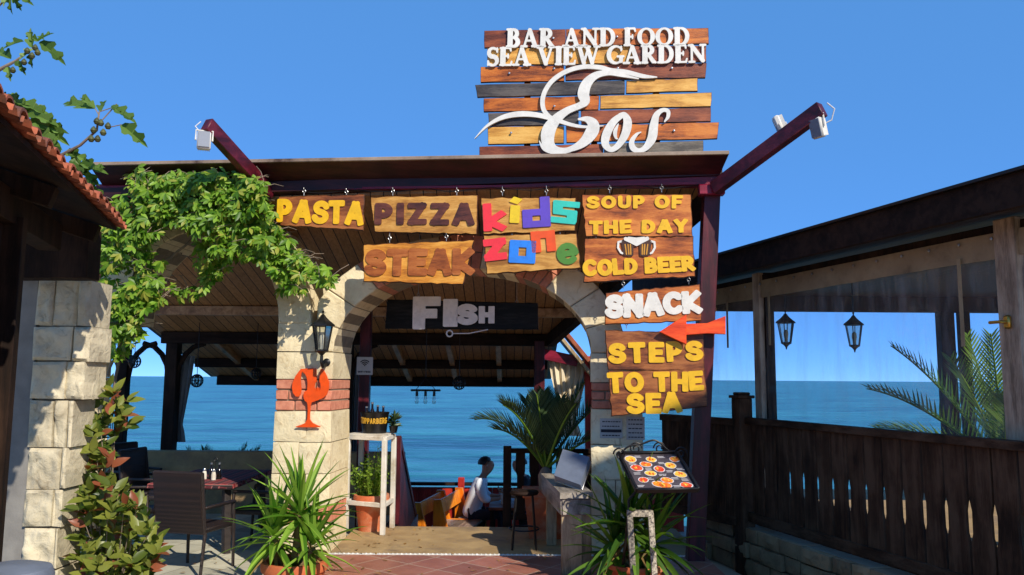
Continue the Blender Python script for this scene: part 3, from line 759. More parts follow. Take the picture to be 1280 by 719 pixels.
# roof slab: ceiling below, dark sheet above; hipped on the right
def zc(Y): return 3.4 - (Y - 7.5) * .274
def slab(pts, th, dz=0):
    vs = [(x, y, zc(y) + dz) for x, y in pts] + [(x, y, zc(y) + dz + th) for x, y in pts]; n = len(pts)
    return vs, [list(range(n))[::-1], [n+i for i in range(n)]] + [(i, (i+1) % n, n + (i+1) % n, n + i) for i in range(n)]
cp = [(-5.2, 7.98), (1.88, 7.34), (.62, 11.75), (.62, 14.05), (-5.2, 14.05)]
mb = MB(); mb.add(*slab(cp, .03)); mb.build('ceiling', m_ceiling, gz)
mb = MB(); mb.add(*slab([(-5.3, 7.9), (1.95, 7.27), (.70, 11.75), (.70, 14.2), (-5.3, 14.2)], .1, .034)); mb.build('roof', m_maroon_dark, gz)
def bm(p0, p1, w_, h_, m, name='beam'):
    q = MB(); q.bar(p0, p1, w_, h_); q.build(name, m, gz)
for Y, h_, m in ((10.65, .12, m_beamwood), (11.7, .17, m_darkwood_x), (13.0, .14, m_darkwood_x), (14.0, .16, m_darkwood_x)):
    bm((-5.1, Y, zc(Y) - h_/2 - .003), (.58 + max(0, (11.7-Y)*.28), Y, zc(Y) - h_/2 - .003), .12, h_, m)
for x in (-4.4, -3.5, -2.6, -1.75, -.95, -.2, .45):
    bm((x, 11.8, zc(11.8) - .055), (x, 13.92, zc(13.92) - .055), .08, .1, m_beamwood, 'rafter')
bm((1.86, 7.52, zc(7.5) - .10), (.56, 11.7, zc(11.7) - .10), .12, .17, m_darkwood, 'hip_rafter')
bm((1.0, 10.4, zc(10.4) - .02), (2.05, 11.4, zc(10.4) + .06), .1, .1, m_beamwood, 'rafter')
def gpost(x, Y, z0, z1, m, w_=.13):
    q = MB(); q.box((x, Y, (z0+z1)/2), (w_, w_, z1-z0), None, 0, .006); return q.build('post', m, gz)
def braces(x, Y, zt, L=.55, sides=(-1, 1)):
    for s in sides:
        q = MB(); pts = [(x + s*.05, Y, zt - L)] + [(x + s*(.05 + L*.75*(1-math.cos(rad(a)))), Y, zt - L + L*math.sin(rad(a))) for a in (25, 45, 65, 88)]
        q.tube(pts, .04, 6); q.build('brace', m_darkwood, gz)
for px in (153, 214): 
    x = at(px, 500, 11.7).x; gpost(x, 11.7, GZ, zc(11.7) - .17, m_darkwood, .17 if px == 214 else .14)
    braces(x, 11.7, zc(11.7) - .17)
x = at(434, 500, 11.7).x; gpost(x, 11.7, -1.05, zc(11.7) - .17, m_darkwood, .13); braces(x, 11.7, zc(11.7) - .17, .5)
x = at(456, 480, 9.3).x; gpost(x, 9.3, 0 - .2, zc(9.3), m_maroon_z, .12)
x = at(674, 480, 11.7).x; gpost(x, 11.7, -1.05, zc(11.7) - .1, m_maroon_z, .15)
# leaning maroon post that carries the right end of the front beam
mb = MB(); mb.bar(fw(fa(866, 700, .1)[0], .1, -.3), fw(fa(889, 236, .1)[0], .1, ZB0 - .01), .15, .13, (0, 1, 0)); mb.build('post', m_maroon_z, gz)
mb = MB(FM); uu = fa(889, 236, .02)[0]
mb.box((uu, .02, ZB0 - .05), (.24, .10, .10), None, 0, .01); mb.build('bracket', m_maroon_x, gz)
# tied curtains at two posts
def curtain(name, px, Y, ztop, zbot, w_, label, m):
    c = at(px, 480, Y); q = MB(); n = 40; vs = []; fs = []
    prof = [(0, 1.0), (.25, .85), (.5, .62), (.72, .42), (.8, .36), (.88, .5), (1, .62)]
    for t, ww in prof:
        for i in range(n+1):
            a = i / n; vs.append((c.x + (a-.5)*w_*ww, Y + .025*math.sin(a*34) + .01*math.sin(a*80+t*3), ztop + (zbot-ztop)*t))
    for j in range(len(prof)-1):
        for i in range(n): fs.append((j*(n+1)+i, j*(n+1)+i+1, (j+1)*(n+1)+i+1, (j+1)*(n+1)+i))
    q.add(vs, fs); o = q.build(name, m, None); return tag(o, label, 'curtain')
curtain('curtain', 224, 11.82, 1.9, GZ + .95, .42, 'grey curtain tied to the thick dark post in the left arch', m_greycurtain)
curtain('curtain', 444, 11.82, 1.9, -.4, .36, 'grey curtain hanging beside the forked post behind the white plant stand', m_greycurtain)

# floodlight arms: maroon beams reaching out over the forecourt
def arm(name, p0, p1, label):
    q = MB(); q.bar(p0, p1, .085, .13, (0, 0, 1), 0, .006); o = q.build(name, m_maroon, None); return tag(o, label, 'beam')
AL0, AL1 = fw(fa(338, 243, .02)[0], .03, fa(338, 243, .02)[1]), at(258, 155, 6.9)
AR0, AR1 = fw(fa(893, 236, -.04)[0], -.04, fa(893, 236, -.04)[1]), at(1028, 136, 6.41)
arm('floodlight_beam', AL0, AL1, 'maroon timber beam jutting out above the vine, white lamp box under its tip')
arm('floodlight_beam', AR0, AR1, 'maroon timber beam jutting from the roof corner towards the right, two white lamps on it')

# ------------------------------------------------------------------ left parapet, lower parapet
pw = at(250, 563, 11.55).z
t = MB(); t.box((-4.2, 11.5, (GZ + pw)/2), (5.4, .18, pw - GZ), None, 0, .01); tag(t.build('parapet_wall', m_conc, None), 'low beige parapet behind the dining table facing the sea', 'parapet')
rp = thing('red_parapet', 'red boarded parapet at the seaward edge of the lower terrace', 'parapet', (0, 14.4, -1.05))
zt = at(540, 606, 14.4).z
mb = MB()
for i in range(50): mb.box((-2.9 + i*.12, 14.4 + R(-.004, .004), (zt - 1.08)/2), (.1185, .04, zt + 1.0), None, 0, .004)
mb.build('boards', m_redwall, rp)
mb = MB(); mb.box((.05, 14.38, zt + .02), (6.0, .14, .05), None, 0, .006); mb.build('rail', m_darkwood_x, rp)
xp = at(576.5, 600, 14.25).x; mb = MB(); mb.box((xp, 14.27, (at(576, 597, 14.25).z - 1.05)/2), (.11, .11, at(576, 597, 14.25).z + 1.05), None, 0, .008); mb.build('post', m_redwall, rp)

# ------------------------------------------------------------------ hewn stone wall on the left
sw = thing('stone_wall', 'pale hewn limestone wall end beside the red leaved shrub under the tiled eaves', 'wall', (-3.5, 6.6, GZ))
WY = 6.6
rows = [(350, 408, 140, (75, 118)), (408, 452, 140, (110,)), (452, 500, 133, (98,)), (500, 560, 118, (76, 100)), (560, 612, 112, (84,)), (612, 660, 106, (70,)), (660, 712, 101, (80,)), (712, 780, 98, ())]
mb = MB(); mo = MB()
xl = lambda py: at(46 - (py-350)*.055, py, WY).x
for k, (pa, pb, pr, cuts) in enumerate(rows):
    z1, z0 = at(90, pa, WY).z - .006, max(GZ, at(90, pb, WY).z + .006)
    pc = (pa + pb)/2; pr = 640 - (640 - pr)*1.053; cuts = [46 + (c - 46)*.72 for c in cuts]
    xs = [xl(pc)] + [at(c + R(-3, 3), pc, WY).x for c in cuts] + [at(pr, pc, WY).x]
    for a, b in zip(xs[:-1], xs[1:]):
        hewn(mb, a + .004, b - .004, z0 + R(-.003, .003), z1 - R(-.003, .003), WY + R(-.012, .012), WY + .35, .034, 18, k*3 + a)
    mo.box(((xs[0] + xs[-1])/2, WY + .185, (z0+z1)/2), (xs[-1] - xs[0] - .05, .3, z1 - z0 + .013))
zt = at(90, 350, WY).z
bl = mb.build('stone_blocks', m_stone2, sw); mo.build('mortar_core', m_mortar, bl)
mb = MB(); mb.add([(at(46, 345, WY).x - .22, WY + .03, zt), (xl(350) - .0, WY + .02, zt), (xl(800), WY + .02, GZ), (xl(800) - .22, WY + .03, GZ), (at(46, 345, WY).x - .22, WY + .5, zt), (xl(350), WY + .5, zt), (xl(800), WY + .5, GZ), (xl(800) - .22, WY + .5, GZ)],
                  [(3,2,1,0), (4,5,6,7), (0,1,5,4), (1,2,6,5), (2,3,7,6), (3,0,4,7)]); mb.build('plaster_edge', m_plaster, sw)

# ------------------------------------------------------------------ tiled house on the left
E0 = at(-2, 132, 3.45); E1 = at(146, 283, 6.2)
ed = (E1 - E0); ed.z = 0; ed.normalize(); zE = (E0.z + E1.z)/2; E0 = Vector((E0.x, E0.y, zE)); E1 = Vector((E1.x, E1.y, zE))
E0 = E0 - ed * 2.4
inn = Vector((-ed.y, ed.x, 0)); LE = (E1 - E0).length
if inn.x > 0: inn = -inn
hs = thing('tiled_house', 'dark house front with a red clay tile roof edge at the left side', 'house', (E0 + inn * .6) * Vector((1, 1, 0)) if False else Vector((-3.0, 3.0, GZ)))
SLP = math.tan(rad(17))
def hp(s, o, dz=0): p = E0 + ed*s + inn*o; return Vector((p.x, p.y, zE + o*SLP + dz))
mb = MB(); mb.add([hp(0, 0, -.05), hp(LE, 0, -.05), hp(LE, 3.2, -.05), hp(0, 3.2, -.05), hp(0, 0, -.02), hp(LE, 0, -.02), hp(LE, 3.2, -.02), hp(0, 3.2, -.02)],
                  [(0,1,2,3), (7,6,5,4), (0,4,5,1), (1,5,6,2), (2,6,7,3), (3,7,4,0)]); mb.build('soffit', m_darkwood, hs)
mb = MB(); nt_ = int(LE / .17)
for i in range(nt_):
    for r_ in range(8):
        s = (i + .5) * LE / nt_; o0 = -.05 + r_*.34 + R(-.02, .02); r1 = .08; k = 7; vs = []; fs = []; dj = R(-.012, .012)
        for q, (oo, rr, dz) in enumerate(((o0, r1, .028), (o0 + .40, r1*.82, .006))):
            for th in (0, 1):
                for j in range(k+1):
                    a = math.pi * j / k; ra = rr - th*.016
                    vs.append(hp(s + ra*math.cos(a) + dj, oo, dz + ra*.8*math.sin(a) - .02))
        W = k+1
        for j in range(k):
            fs += [(j, j+1, 2*W+j+1, 2*W+j), (W+j+1, W+j, 3*W+j, 3*W+j+1), (j+1, j, W+j, W+j+1)]
        mb.add(vs, fs)
        # pan tile between
        vs = []; fs = []
        for oo in (o0 - .02, o0 + .38):
            for j in range(5):
                a = math.pi + math.pi*j/4; vs.append(hp(s + LE/nt_/2 + .06*math.cos(a), oo, .03 + .045*math.sin(a)))
        for j in range(4): fs.append((j, j+1, 6+j, 5+j))
        mb.add(vs, fs)
mb.build('roof', m_rooftile, hs)
for s in (1.3, 2.6, 3.9, 5.2):
    q = MB(); q.bar(hp(s, .12, -.13), hp(s, 2.6, -.13), .1, .13); q.build('rafter', m_darkwood, hs)
q = MB(); q.bar(hp(.2, .42, -.28), hp(LE - .15, .42, -.28), .15, .2); q.build('wall_plate', m_darkwood, hs)
wl0, wl1 = hp(0, .42), hp(LE - 1.15, .42)
q = MB()
q.add([(wl0.x, wl0.y, GZ), (wl1.x, wl1.y, GZ), (wl1.x, wl1.y, zE - .2), (wl0.x, wl0.y, zE - .2), (wl0.x - .3, wl0.y, GZ), (wl1.x - .3, wl1.y, GZ), (wl1.x - .3, wl1.y, zE - .2), (wl0.x - .3, wl0.y, zE - .2)],
      [(0,1,2,3), (7,6,5,4), (0,3,7,4), (1,5,6,2), (3,2,6,7)]); q.build('wall', m_darkwood, hs)
for s in (LE - 1.2, LE - 2.2, LE - 3.2):
    p = hp(s, .37); q = MB(); q.bar((p.x, p.y, GZ), (p.x, p.y, zE - .2), .12, .1, (ed.x, ed.y, 0)); q.build('door_frame', m_darkwood, hs)
# timber lintel from the house over the stone wall
q = MB(); q.bar(at(-20, 318, 6.3), at(118, 318, 6.3), .2, .40); q.build('beam', m_darkwood, hs)

# ------------------------------------------------------------------ right: low rubble wall, fence, pavilion with film
def FL(t): return Vector((2.36 + (8 - t)*.28, t))          # the fence line, by distance
def fence_hit(px):
    k = (px - 640)/1000; Y = (2.36 + 8*.28)/(k*1.0 + .28); return Y
dl = Vector((.28, -1, 0)).normalized(); dn = Vector((1, .28, 0)).normalized()
def fp(s, o, z): p = Vector((2.36, 8, 0)) + dl*s + dn*o; p.z = z; return p     # s towards the camera, o to the right
FB = Matrix(((dn.x, dl.x, 0, 2.36), (dn.y, dl.y, 0, 8), (0, 0, 1, 0), (0, 0, 0, 1)))
SB = Matrix(((-dl.x, dn.x, 0, 2.36), (-dl.y, dn.y, 0, 8), (0, 0, 1, 0), (0, 0, 0, 1)))
rw = thing('rubble_wall', 'dark rubble stone wall under the brown baluster fence', 'wall', (2.5, 6.5, GZ))
mb = MB(SB); mo = MB(SB)
z = GZ
for j, hh in enumerate((.17, .15, .14)):
    s = -1.0
    while s < 6.5:
        L = R(.2, .45); hewn(mb, -s - L + .01, -s - .01, z + .008, z + hh - .008, R(-.05, .0), .25, .03, 6, s*3 + j)
        s += L
    z += hh
mo.box((-2.75, .13, (GZ+z)/2), (7.4, .2, z - GZ - .01))
bl = mb.build('stone_blocks', m_rubble, rw); mo.build('mortar_core', m_mortar, bl)
ZW = z
fe = thing('baluster_fence', 'dark brown fence of shaped flat balusters along the right side', 'fence', (2.6, 6.4, ZW))
mb = MB(); mb.bar(fp(-.12, .06, 1.20), fp(4.9, .06, 1.20), .1, .06); mb.build('rail', m_fence_rail, fe)
mb = MB(); mb.bar(fp(-.12, .06, .26), fp(4.9, .06, .26), .07, .09); mb.build('rail', m_fence_rail, fe)
gaps = [960, 975, 991.6, 1009, 1027, 1047, 1068, 1088.5, 1112, 1136, 1163, 1191, 1222, 1255]
ss = [(8 - fence_hit(g)) / dl.y * -1 * 1 for g in gaps]
ss = [ (8 - fence_hit(g)) * math.hypot(1, .28) for g in gaps]
step = (ss[-1] - ss[0]) / 13
cen = [ss[0] + step*(i - .5) for i in range(-1, 24)]
def baluster(s):
    w = step/2 - .0085; h = 1.17 - .20
    prof = [(w, 0), (w, .22*h), (w*.99, .34*h), (w*.83, .40*h), (w*.81, .55*h), (w*.99, .63*h), (w, .66*h), (w, h)]
    return [(s + x, .20 + z) for x, z in prof] + [(s - x, .20 + z) for x, z in prof[::-1]]
for s in cen:
    q = MB(SB); o = R(-.002, .002)
    q.prism([(-x, z) for x, z in baluster(s)], .045 + o, .07 + o, .003); q.build('baluster', m_fence, fe)
pp = fp(-.08, .03, 0); q = MB(FB)
q.box((.03, -.19, (1.42 + GZ)/2), (.15, .15, 1.42 - GZ), None, 0, .006); q.build('post', m_fence, fe)
q = MB(FB); q.box((.03, -.19, 1.435), (.19, .19, .03), None, 0, .006); q.box((.03, -.19, 1.465), (.13, .13, .03), None, 0, .01); q.build('post_cap', m_fence, fe)
# return section running back to the left of the post
q = MB(); a0 = Vector((2.18, 8.15, 0)); a1 = Vector((1.86, 8.75, 0)); ld = (a1-a0).normalized()
bf = thing('short_fence', 'short dark brown board fence between the leaning maroon post and the square fence post', 'fence', (2.0, 8.4, 0))
pw2 = [(at(912, 523, 8.12), 0), (at(872, 518, 8.9), 0)]
A, B = at(919, 523, 8.2), at(868, 519, 8.9)
q = MB(); q.bar((A.x, A.y, 1.18), (B.x - .3, B.y + .3, 1.18), .08, .07); q.build('rail', m_fence_rail, bf)
q = MB(); q.bar((A.x, A.y, .2), (B.x - .3, B.y + .3, .2), .07, .09); q.build('rail', m_fence_rail, bf)
dr = Vector((B.x - .3 - A.x, B.y + .3 - A.y, 0)); n_ = 8
for i in range(n_):
    c = Vector((A.x, A.y, .66)) + dr*((i + .5)/n_); q = MB()
    q.box(c, (dr.length/n_ - .014, .025, .98), Matrix.Rotation(math.atan2(dr.y, dr.x), 4, 'Z'), 0, .003); q.build('board', m_fence, bf)

pv = thing('film_pavilion', 'pavilion with dark roof and clear plastic film wall behind the right fence', 'pavilion', (4.2, 7, .0))
# frame line is .22 behind the fence
def pl(px, o=.25):     # s on the pavilion's wall line for a pixel column
    best = None
    k = (px - 640)/1000
    # point = (2.36,8)+dl*s+dn*o ; X = k*Y (roughly, pitch ignored then refined)
    ax = 2.36 + dn.x*o; ay = 8 + dn.y*o; return (k*ay - ax) / (dl.x - k*dl.y)
o_ = .25
for px, wd, dp in ((952, .12, .11), (1272, .17, .12)):
    s = pl(px, o_); p = fp(s, o_, 0); q = MB(FB); q.box((o_, s, 1.35), (dp, wd, 2.7), None, 0, .006)
    po = q.build('post', m_greypost, pv)
    if px == 1272:
        q = MB(FB); q.box((o_ - .075, s + .0, at(1275, 403, p.y).z), (.03, .05, .09), None, 0, .01)
        q.tube([(o_ - .09, s, at(1275, 403, p.y).z), (o_ - .13, s, at(1275, 403, p.y).z), (o_ - .13, s - .09, at(1275, 403, p.y).z)], .011, 8); q.build('handle', m_copperbrass, po)
s9 = pl(952, o_); q = MB(FB); q.box((o_ + .05, s9 + .06 + .0, 1.35), (.1, .06, 2.7), None, 0, .004); q.build('post', m_darkwood, pv)
sA, sB = pl(880, o_) - .9, 5.6
zl0, zl1 = 2.52, 2.64
q = MB(FB); q.box((o_ + .04, (sA+sB)/2, 2.60), (.1, sB - sA, .16), None, 0, .006); q.build('lintel', m_darkwood, pv)
q = MB(FB); n = 120; vs = []; fs = []
for i in range(n+1):
    s = sA + (sB-sA)*i/n
    for j, z in enumerate((2.62, 2.57, 2.50, 2.44)): vs.append((o_ - .03 - .012*noise.noise(Vector((s*3, z*9, 0))) - .006*(j == 1), s, z + .008*noise.noise(Vector((s*2, 3, 0)))*(j == 3)))
for i in range(n):
    for j in range(3): fs.append((i*4+j, i*4+j+1, (i+1)*4+j+1, (i+1)*4+j))
q.add(vs, fs); va = q.build('valance', m_valance, pv)
q = MB(FB)
for i in range(22):
    q = MB(FB); q.lathe([(.012, 0), (.012, .006), (0, .008)], (0, 0, 0), 8, 0, Matrix.Translation((o_ - .045, sA + .2 + i*.28, 2.58)) @ Matrix.Rotation(rad(-90), 4, 'Y')); q.build('eyelet', m_steel, va)
# film: a gently wavy sheet
q = MB(FB); n, m = 80, 14; vs = []; fs = []
for i in range(n+1):
    s = sA + (sB-sA)*i/n
    for j in range(m+1):
        z = 1.12 + (2.5-1.12)*j/m; vs.append((o_ + .012*noise.noise(Vector((s*1.6, z*1.2, 5))) + .004*noise.noise(Vector((s*7, z*2, 9))), s, z))
for i in range(n):
    for j in range(m): fs.append((i*(m+1)+j, i*(m+1)+j+1, (i+1)*(m+1)+j+1, (i+1)*(m+1)+j))
q.add(vs, fs); fo = q.build('film', m_film, pv)
for px, zb in ((915, 1.95), (968, 1.95), (1211, 1.85)):
    s = pl(px, o_); q = MB(FB); q.box((o_ - .05, s, (2.48 + zb)/2), (.006, .03, 2.48 - zb), None, 0, 0); q.build('strap', m_valance, pv)
# roof with fascia, sloping up to the right
def roofp(s, o, dz=0): return fp(s, o, 2.72 + (o + .12)*.01 + dz)
EO = -.12
q = MB(); S0, S1 = sA - .2, 8.2
q.add([roofp(S0, EO), roofp(S1, EO), roofp(S1, 1.9), roofp(S0, 1.9), roofp(S0, EO, .05), roofp(S1, EO, .05), roofp(S1, 1.9, .05), roofp(S0, 1.9, .05)],
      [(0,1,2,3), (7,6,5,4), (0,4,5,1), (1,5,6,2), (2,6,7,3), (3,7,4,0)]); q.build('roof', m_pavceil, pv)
q = MB(FB); q.box((EO - .02, (S0+S1)/2, 2.775), (.035, S1 - S0, .22), None, 0, .005); q.build('fascia', m_darkwood_x, pv)
q = MB(FB); q.box((EO - .03, (S0+S1)/2, 2.892), (.09, S1 - S0 + .02, .025), None, 0, .004); q.build('roof_edge', m_iron, pv)
# seaward side of the pavilion: beam, posts, floor
zb_ = at(1060, 390, 11.3).z
q = MB(); q.bar((1.95, 11.3, zb_ + .12), (9, 11.3, zb_ + .12), .14, .24); q.build('lintel', m_darkwood, pv)
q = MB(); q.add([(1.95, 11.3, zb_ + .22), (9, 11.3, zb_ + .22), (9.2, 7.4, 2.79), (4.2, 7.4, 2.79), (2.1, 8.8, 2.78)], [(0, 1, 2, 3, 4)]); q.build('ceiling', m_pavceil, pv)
for px, wd in ((1182, .2), (1205, .12), (1300, .15)):
    x = at(px, 420, 11.3).x; q = MB(); q.box((x, 11.3, (zb_ + .02)/2), (wd, .15, zb_ + .02), None, 0, .006); q.build('post', m_darkwood, pv)
q = MB(); q.add([fp(-.9, .12, .1), fp(6, .12, .1), fp(6, 4.5, .1) , (7.5, 11.4, .1), (2.2, 11.4, .1)], [(0, 1, 2, 3, 4)]); q.build('floor', m_conc, pv)
# small red-trimmed shelter further down, seen through the right of the centre arch
sh = thing('red_shelter', 'small shelter with red trim and tiled roof edge behind the palm', 'shelter', (1.2, 13, -1.05))
a, b, c = at(672, 430, 12.2), at(703, 408, 12.2), at(745, 462, 12.2)
q = MB(); q.bar(at(694, 402, 12.4), at(748, 468, 12.4), .5, .06, (.5, 0, 1)); q.build('roof', m_rooftile, sh)
q = MB(); q.bar(at(688, 408, 12.35), at(742, 474, 12.35), .5, .05, (.5, 0, 1)); q.build('soffit', m_lightpost, sh)
q = MB(); q.bar(at(676, 442, 12.3), at(722, 452, 12.3), .1, .16); q.build('beam', m_maroon_x, sh)
for px in (736,):
    x = at(px, 480, 12.3).x; q = MB(); q.box((x, 12.3, .45), (.12, .12, 3.0), None, 0, .006); q.build('post', m_redwall, sh)
curtain('curtain', 711, 12.35, at(711, 450, 12.35).z, at(711, 545, 12.35).z, .62, 'cream curtain hanging in the red trimmed shelter behind the palm', m_curtain)

# tall unseen house added behind the viewer to shade the fence and right pier
CX = 0; HY = 0; HH = 9.1
HM = Matrix.Translation((6.84, -2.0, 0)) @ Matrix.Rotation(SUN_AZ, 4, 'Z')
nh = thing('added_shade_house', 'narrow tall plastered house added out of view to shade the right side', 'house', (9, -6, GZ))
mb = MB(HM); mb.box((CX + 1.4, HY - 4, (HH + GZ)/2), (2.8, 8, HH - GZ)); mb.build('wall', m_plaster, nh)
mb = MB(HM); mb.box((CX + 1.4, HY - 4, HH + .08), (2.9, 8.1, .14)); mb.build('roof', m_rooftile, nh)
for zz in (1.2, 4.0, 6.8):
    for xx in (1.4,):
        q = MB(HM); q.box((CX + xx, HY + .03, zz + .7), (1.1, .08, 1.5), None, 0, .01); f = q.build('window', m_darkwood, nh)
        q = MB(HM); q.box((CX + xx, HY + .075, zz + .7), (.95, .02, 1.32)); q.build('pane', m_bottle, f)

# ================================================================== SIGNS
def FG(u, v, z, tilt=0, sx=1, sy=1):
    """glyph frame: x along the facade, y up, +z towards the viewer"""
    ct, st = math.cos(tilt), math.sin(tilt)
    return Matrix.Translation((u, v, z)) @ Matrix(((ct*sx, -st*sy, 0, 0), (0, 0, -1, 0), (st*sx, ct*sy, 0, 0), (0, 0, 0, 1)))
def rough_outline(q, jit=.006, step=.05, bites=()):
    out = []
    for i in range(4):
        a, b = q[i], q[(i+1) % 4]; L = math.hypot(b[0]-a[0], b[1]-a[1]); n = max(2, int(L/step))
        for k in range(n):
            t = k/n; e = jit if k else 0
            out.append((a[0] + (b[0]-a[0])*t + R(-e, e), a[1] + (b[1]-a[1])*t + R(-e, e)))
    return out
def put_letter(parent, ch, font, r, u, z, hgt, wid, m, v=-.045, tilt=0, th=.011, bev=.3, nm='letter'):
    wd, st = glyph(ch, font, r)
    q = MB(FM); sy = hgt; sx = wid / wd
    M = Matrix.Translation((u, v, z)) @ Matrix.Rotation(-tilt, 4, 'Y') @ Matrix(((sx, 0, 0, 0), (0, 0, -th, 0), (0, sy, 0, 0), (0, 0, 0, 1)))
    add_shape(q, (ch, id(font), r), st, .024 if font is not SE else .02, M, 1.0, bev if bev < 1 else .3)
    return q.build(nm, m, parent, True, 25)
def _bev(): pass
# the shape's own bevel is in letter units; depth scale is 'th'
def add_shape_letter(): pass
def row(parent, text, font, r, p0, p1, h0, h1, m, v, sp=.06, tj=.03, th=.011, yj=.0):
    """text from pixel p0 to pixel p1 along the letters' feet; cap heights h0, h1 in pixels"""
    ws = [(.32 if c == ' ' else glyph(c, font, r)[0]) for c in text]
    tot = sum(ws) + sp*(len(text)-1); x = 0
    for c, w_ in zip(text, ws):
        if c != ' ':
            t = x / tot; px = p0[0] + (p1[0]-p0[0])*t; py = p0[1] + (p1[1]-p0[1])*t; hp_ = h0 + (h1-h0)*t
            a = fa(px, py, v); b = fa(px + (p1[0]-p0[0])*w_/tot, py, v); tp = fa(px, py - hp_, v)
            base = math.atan2((fa(*p1, v)[1] - fa(*p0, v)[1]), (fa(*p1, v)[0] - fa(*p0, v)[0]))
            put_letter(parent, c, font, r, a[0], a[1] + R(-yj, yj), tp[1]-a[1], b[0]-a[0], m[len(parent.children) % len(m)] if isinstance(m, list) else m, v, base + R(-tj, tj), th)
        x += w_ + sp
def hook(parent, px, py, v=-.02, ztop=None, wire=True):
    u, z = fa(px, py, v); q = MB(FM)
    zt = ztop if ztop is not None else ZB0 + .01
    q.tube([(u, v, z-.02), (u, v, z+.012)], .004, 6)
    q.tube([(u + .014*math.cos(a), v, z + .024 + .014*math.sin(a)) for a in [i*math.pi/6 for i in range(13)]], .0035, 6, cap=False)
    q.tube([(u, v + .013*math.cos(a), z + .046 + .014*math.sin(a)) for a in [i*math.pi/6 for i in range(13)]], .0035, 6, cap=False)
    if zt > z + .06: q.tube([(u, v, z + .058), (u + R(-.003, .003), v, zt)], .0032, 6)
    return q.build('hook', m_steel, parent)
SV = .0
def board(name, label, quad, m, v=0, th=.04, hooks=(), jit=.006, cat='sign', extra=None, hz=None, grp='hanging menu boards'):
    q = [fa(x, y, v - th) for x, y in quad]
    cu_, cz = sum(p[0] for p in q)/4, sum(p[1] for p in q)/4
    root = thing(name, label, cat, fw(cu_, v - th/2, cz), grp)
    b = MB(FM); out = rough_outline([q[0], q[3], q[2], q[1]], jit)
    if extra: out = extra(out)
    b.prism(out, v - th, v, .007, 0, None, 1); b.build('board', [m, m_burnt if m is not m_sign_black else m], root)
    for k, (x, y) in enumerate(hooks): hook(root, x, y, v - th/2, hz)
    return root
LV = -.04                   # board fronts
rt = board('hanging_sign', 'brown plank sign reading PASTA in yellow letters', [(348, 246), (455, 243), (454, 288), (350, 282)], m_sign_brown, hooks=[(380, 242), (433, 243)])
row(rt, 'PASTA', CH, .13, (346, 278), (454, 282), 29, 30, m_yellow, LV, .02, .05)
rt = board('hanging_sign', 'golden board reading PIZZA in dark brown letters', [(463, 246), (597, 244), (596, 293), (468, 290)], m_sign_gold, hooks=[(491, 242), (571, 242)])
row(rt, 'PIZZA', CH, .13, (468, 281), (593, 282), 27, 28, m_letterbrown, LV, .13, .03)
rt = board('hanging_sign', 'amber board with a notched end reading STEAK in rust letters', [(454, 306), (593, 300), (579, 356), (454, 352)], m_sign_amber, hooks=[(487, 301), (558, 299)], hz=fa(500, 291)[1], extra=lambda o: o)
row(rt, 'STEAK', CH, .145, (456, 345), (592, 343), 33, 32, m_letterrust, LV, .05, .05)
rt = board('hanging_sign', 'light wood board reading kids in four bright colours', [(601, 247), (720, 247), (719, 289), (604, 293)], m_sign_gold, hooks=[(628, 242), (683, 242)])
def single(rt, ch, m, x0, y0, wpx, hpx, tilt=0, font=KD, r=.13, v=LV, th=.012):
    a = fa(x0, y0, v); b = fa(x0 + wpx, y0, v); t = fa(x0, y0 - hpx, v); wd, st = glyph(ch, font, r)
    hh = max(p[1] + p[2] for s in st for p in s)
    put_letter(rt, ch, font, r, a[0], a[1], (t[1]-a[1])/hh, b[0]-a[0], m, v, tilt, th)
single(rt, 'k', m_pink, 604, 290, 29, 35, rad(3)); single(rt, 'i', m_lemon, 636, 279, 14, 32, rad(-3)); single(rt, 'd', m_purple, 653, 286, 35, 38, rad(3)); single(rt, 's', m_teal, 688, 278, 32, 28, rad(-6))
rt = board('hanging_sign', 'light wood board reading zone in bright letters under the kids board', [(604, 294), (721, 292), (726, 335), (608, 343)], m_sign_gold)
single(rt, 'z', m_pink, 605, 328, 31, 28, rad(6)); single(rt, 'o', m_blue, 635, 329, 33, 29, rad(-3)); single(rt, 'n', m_org, 664, 317, 33, 27, rad(5)); single(rt, 'e', m_green, 696, 334, 30, 29, rad(5), r=.105)
q = MB(FM)
for px in (640, 700):
    u, z = fa(px, 293, -.02); q.tube([(u, -.02, z - .03), (u, -.02, z + .03)], .004, 6)
q.build('hook', m_steel, rt)
rt = board('hanging_sign', 'russet board reading SOUP OF THE DAY in yellow letters', [(727, 243), (864, 243), (866, 296), (732, 296)], m_sign_red, hooks=[(762, 239), (827, 238)])
row(rt, 'SOUP OF', CH, .125, (733, 261), (853, 261), 16, 17, m_yellow, LV, .1, .05); row(rt, 'THE DAY', CH, .13, (736, 293), (860, 291), 17, 17, m_yellow, LV, .08, .05)
rt = board('hanging_sign', 'russet board reading COLD BEER with two clinking beer mugs', [(731, 298), (867, 295), (869, 346), (729, 353)], m_sign_red)
row(rt, 'COLD BEER', CH, .14, (729, 346), (869, 339), 21, 19, m_yellow, LV, .03, .04)
q = MB(FM)
for px in (745, 850):
    u, z = fa(px, 297, -.02); q.tube([(u, -.02, z - .03), (u, -.02, z + .03)], .004, 6)
q.build('hook', m_steel, rt)
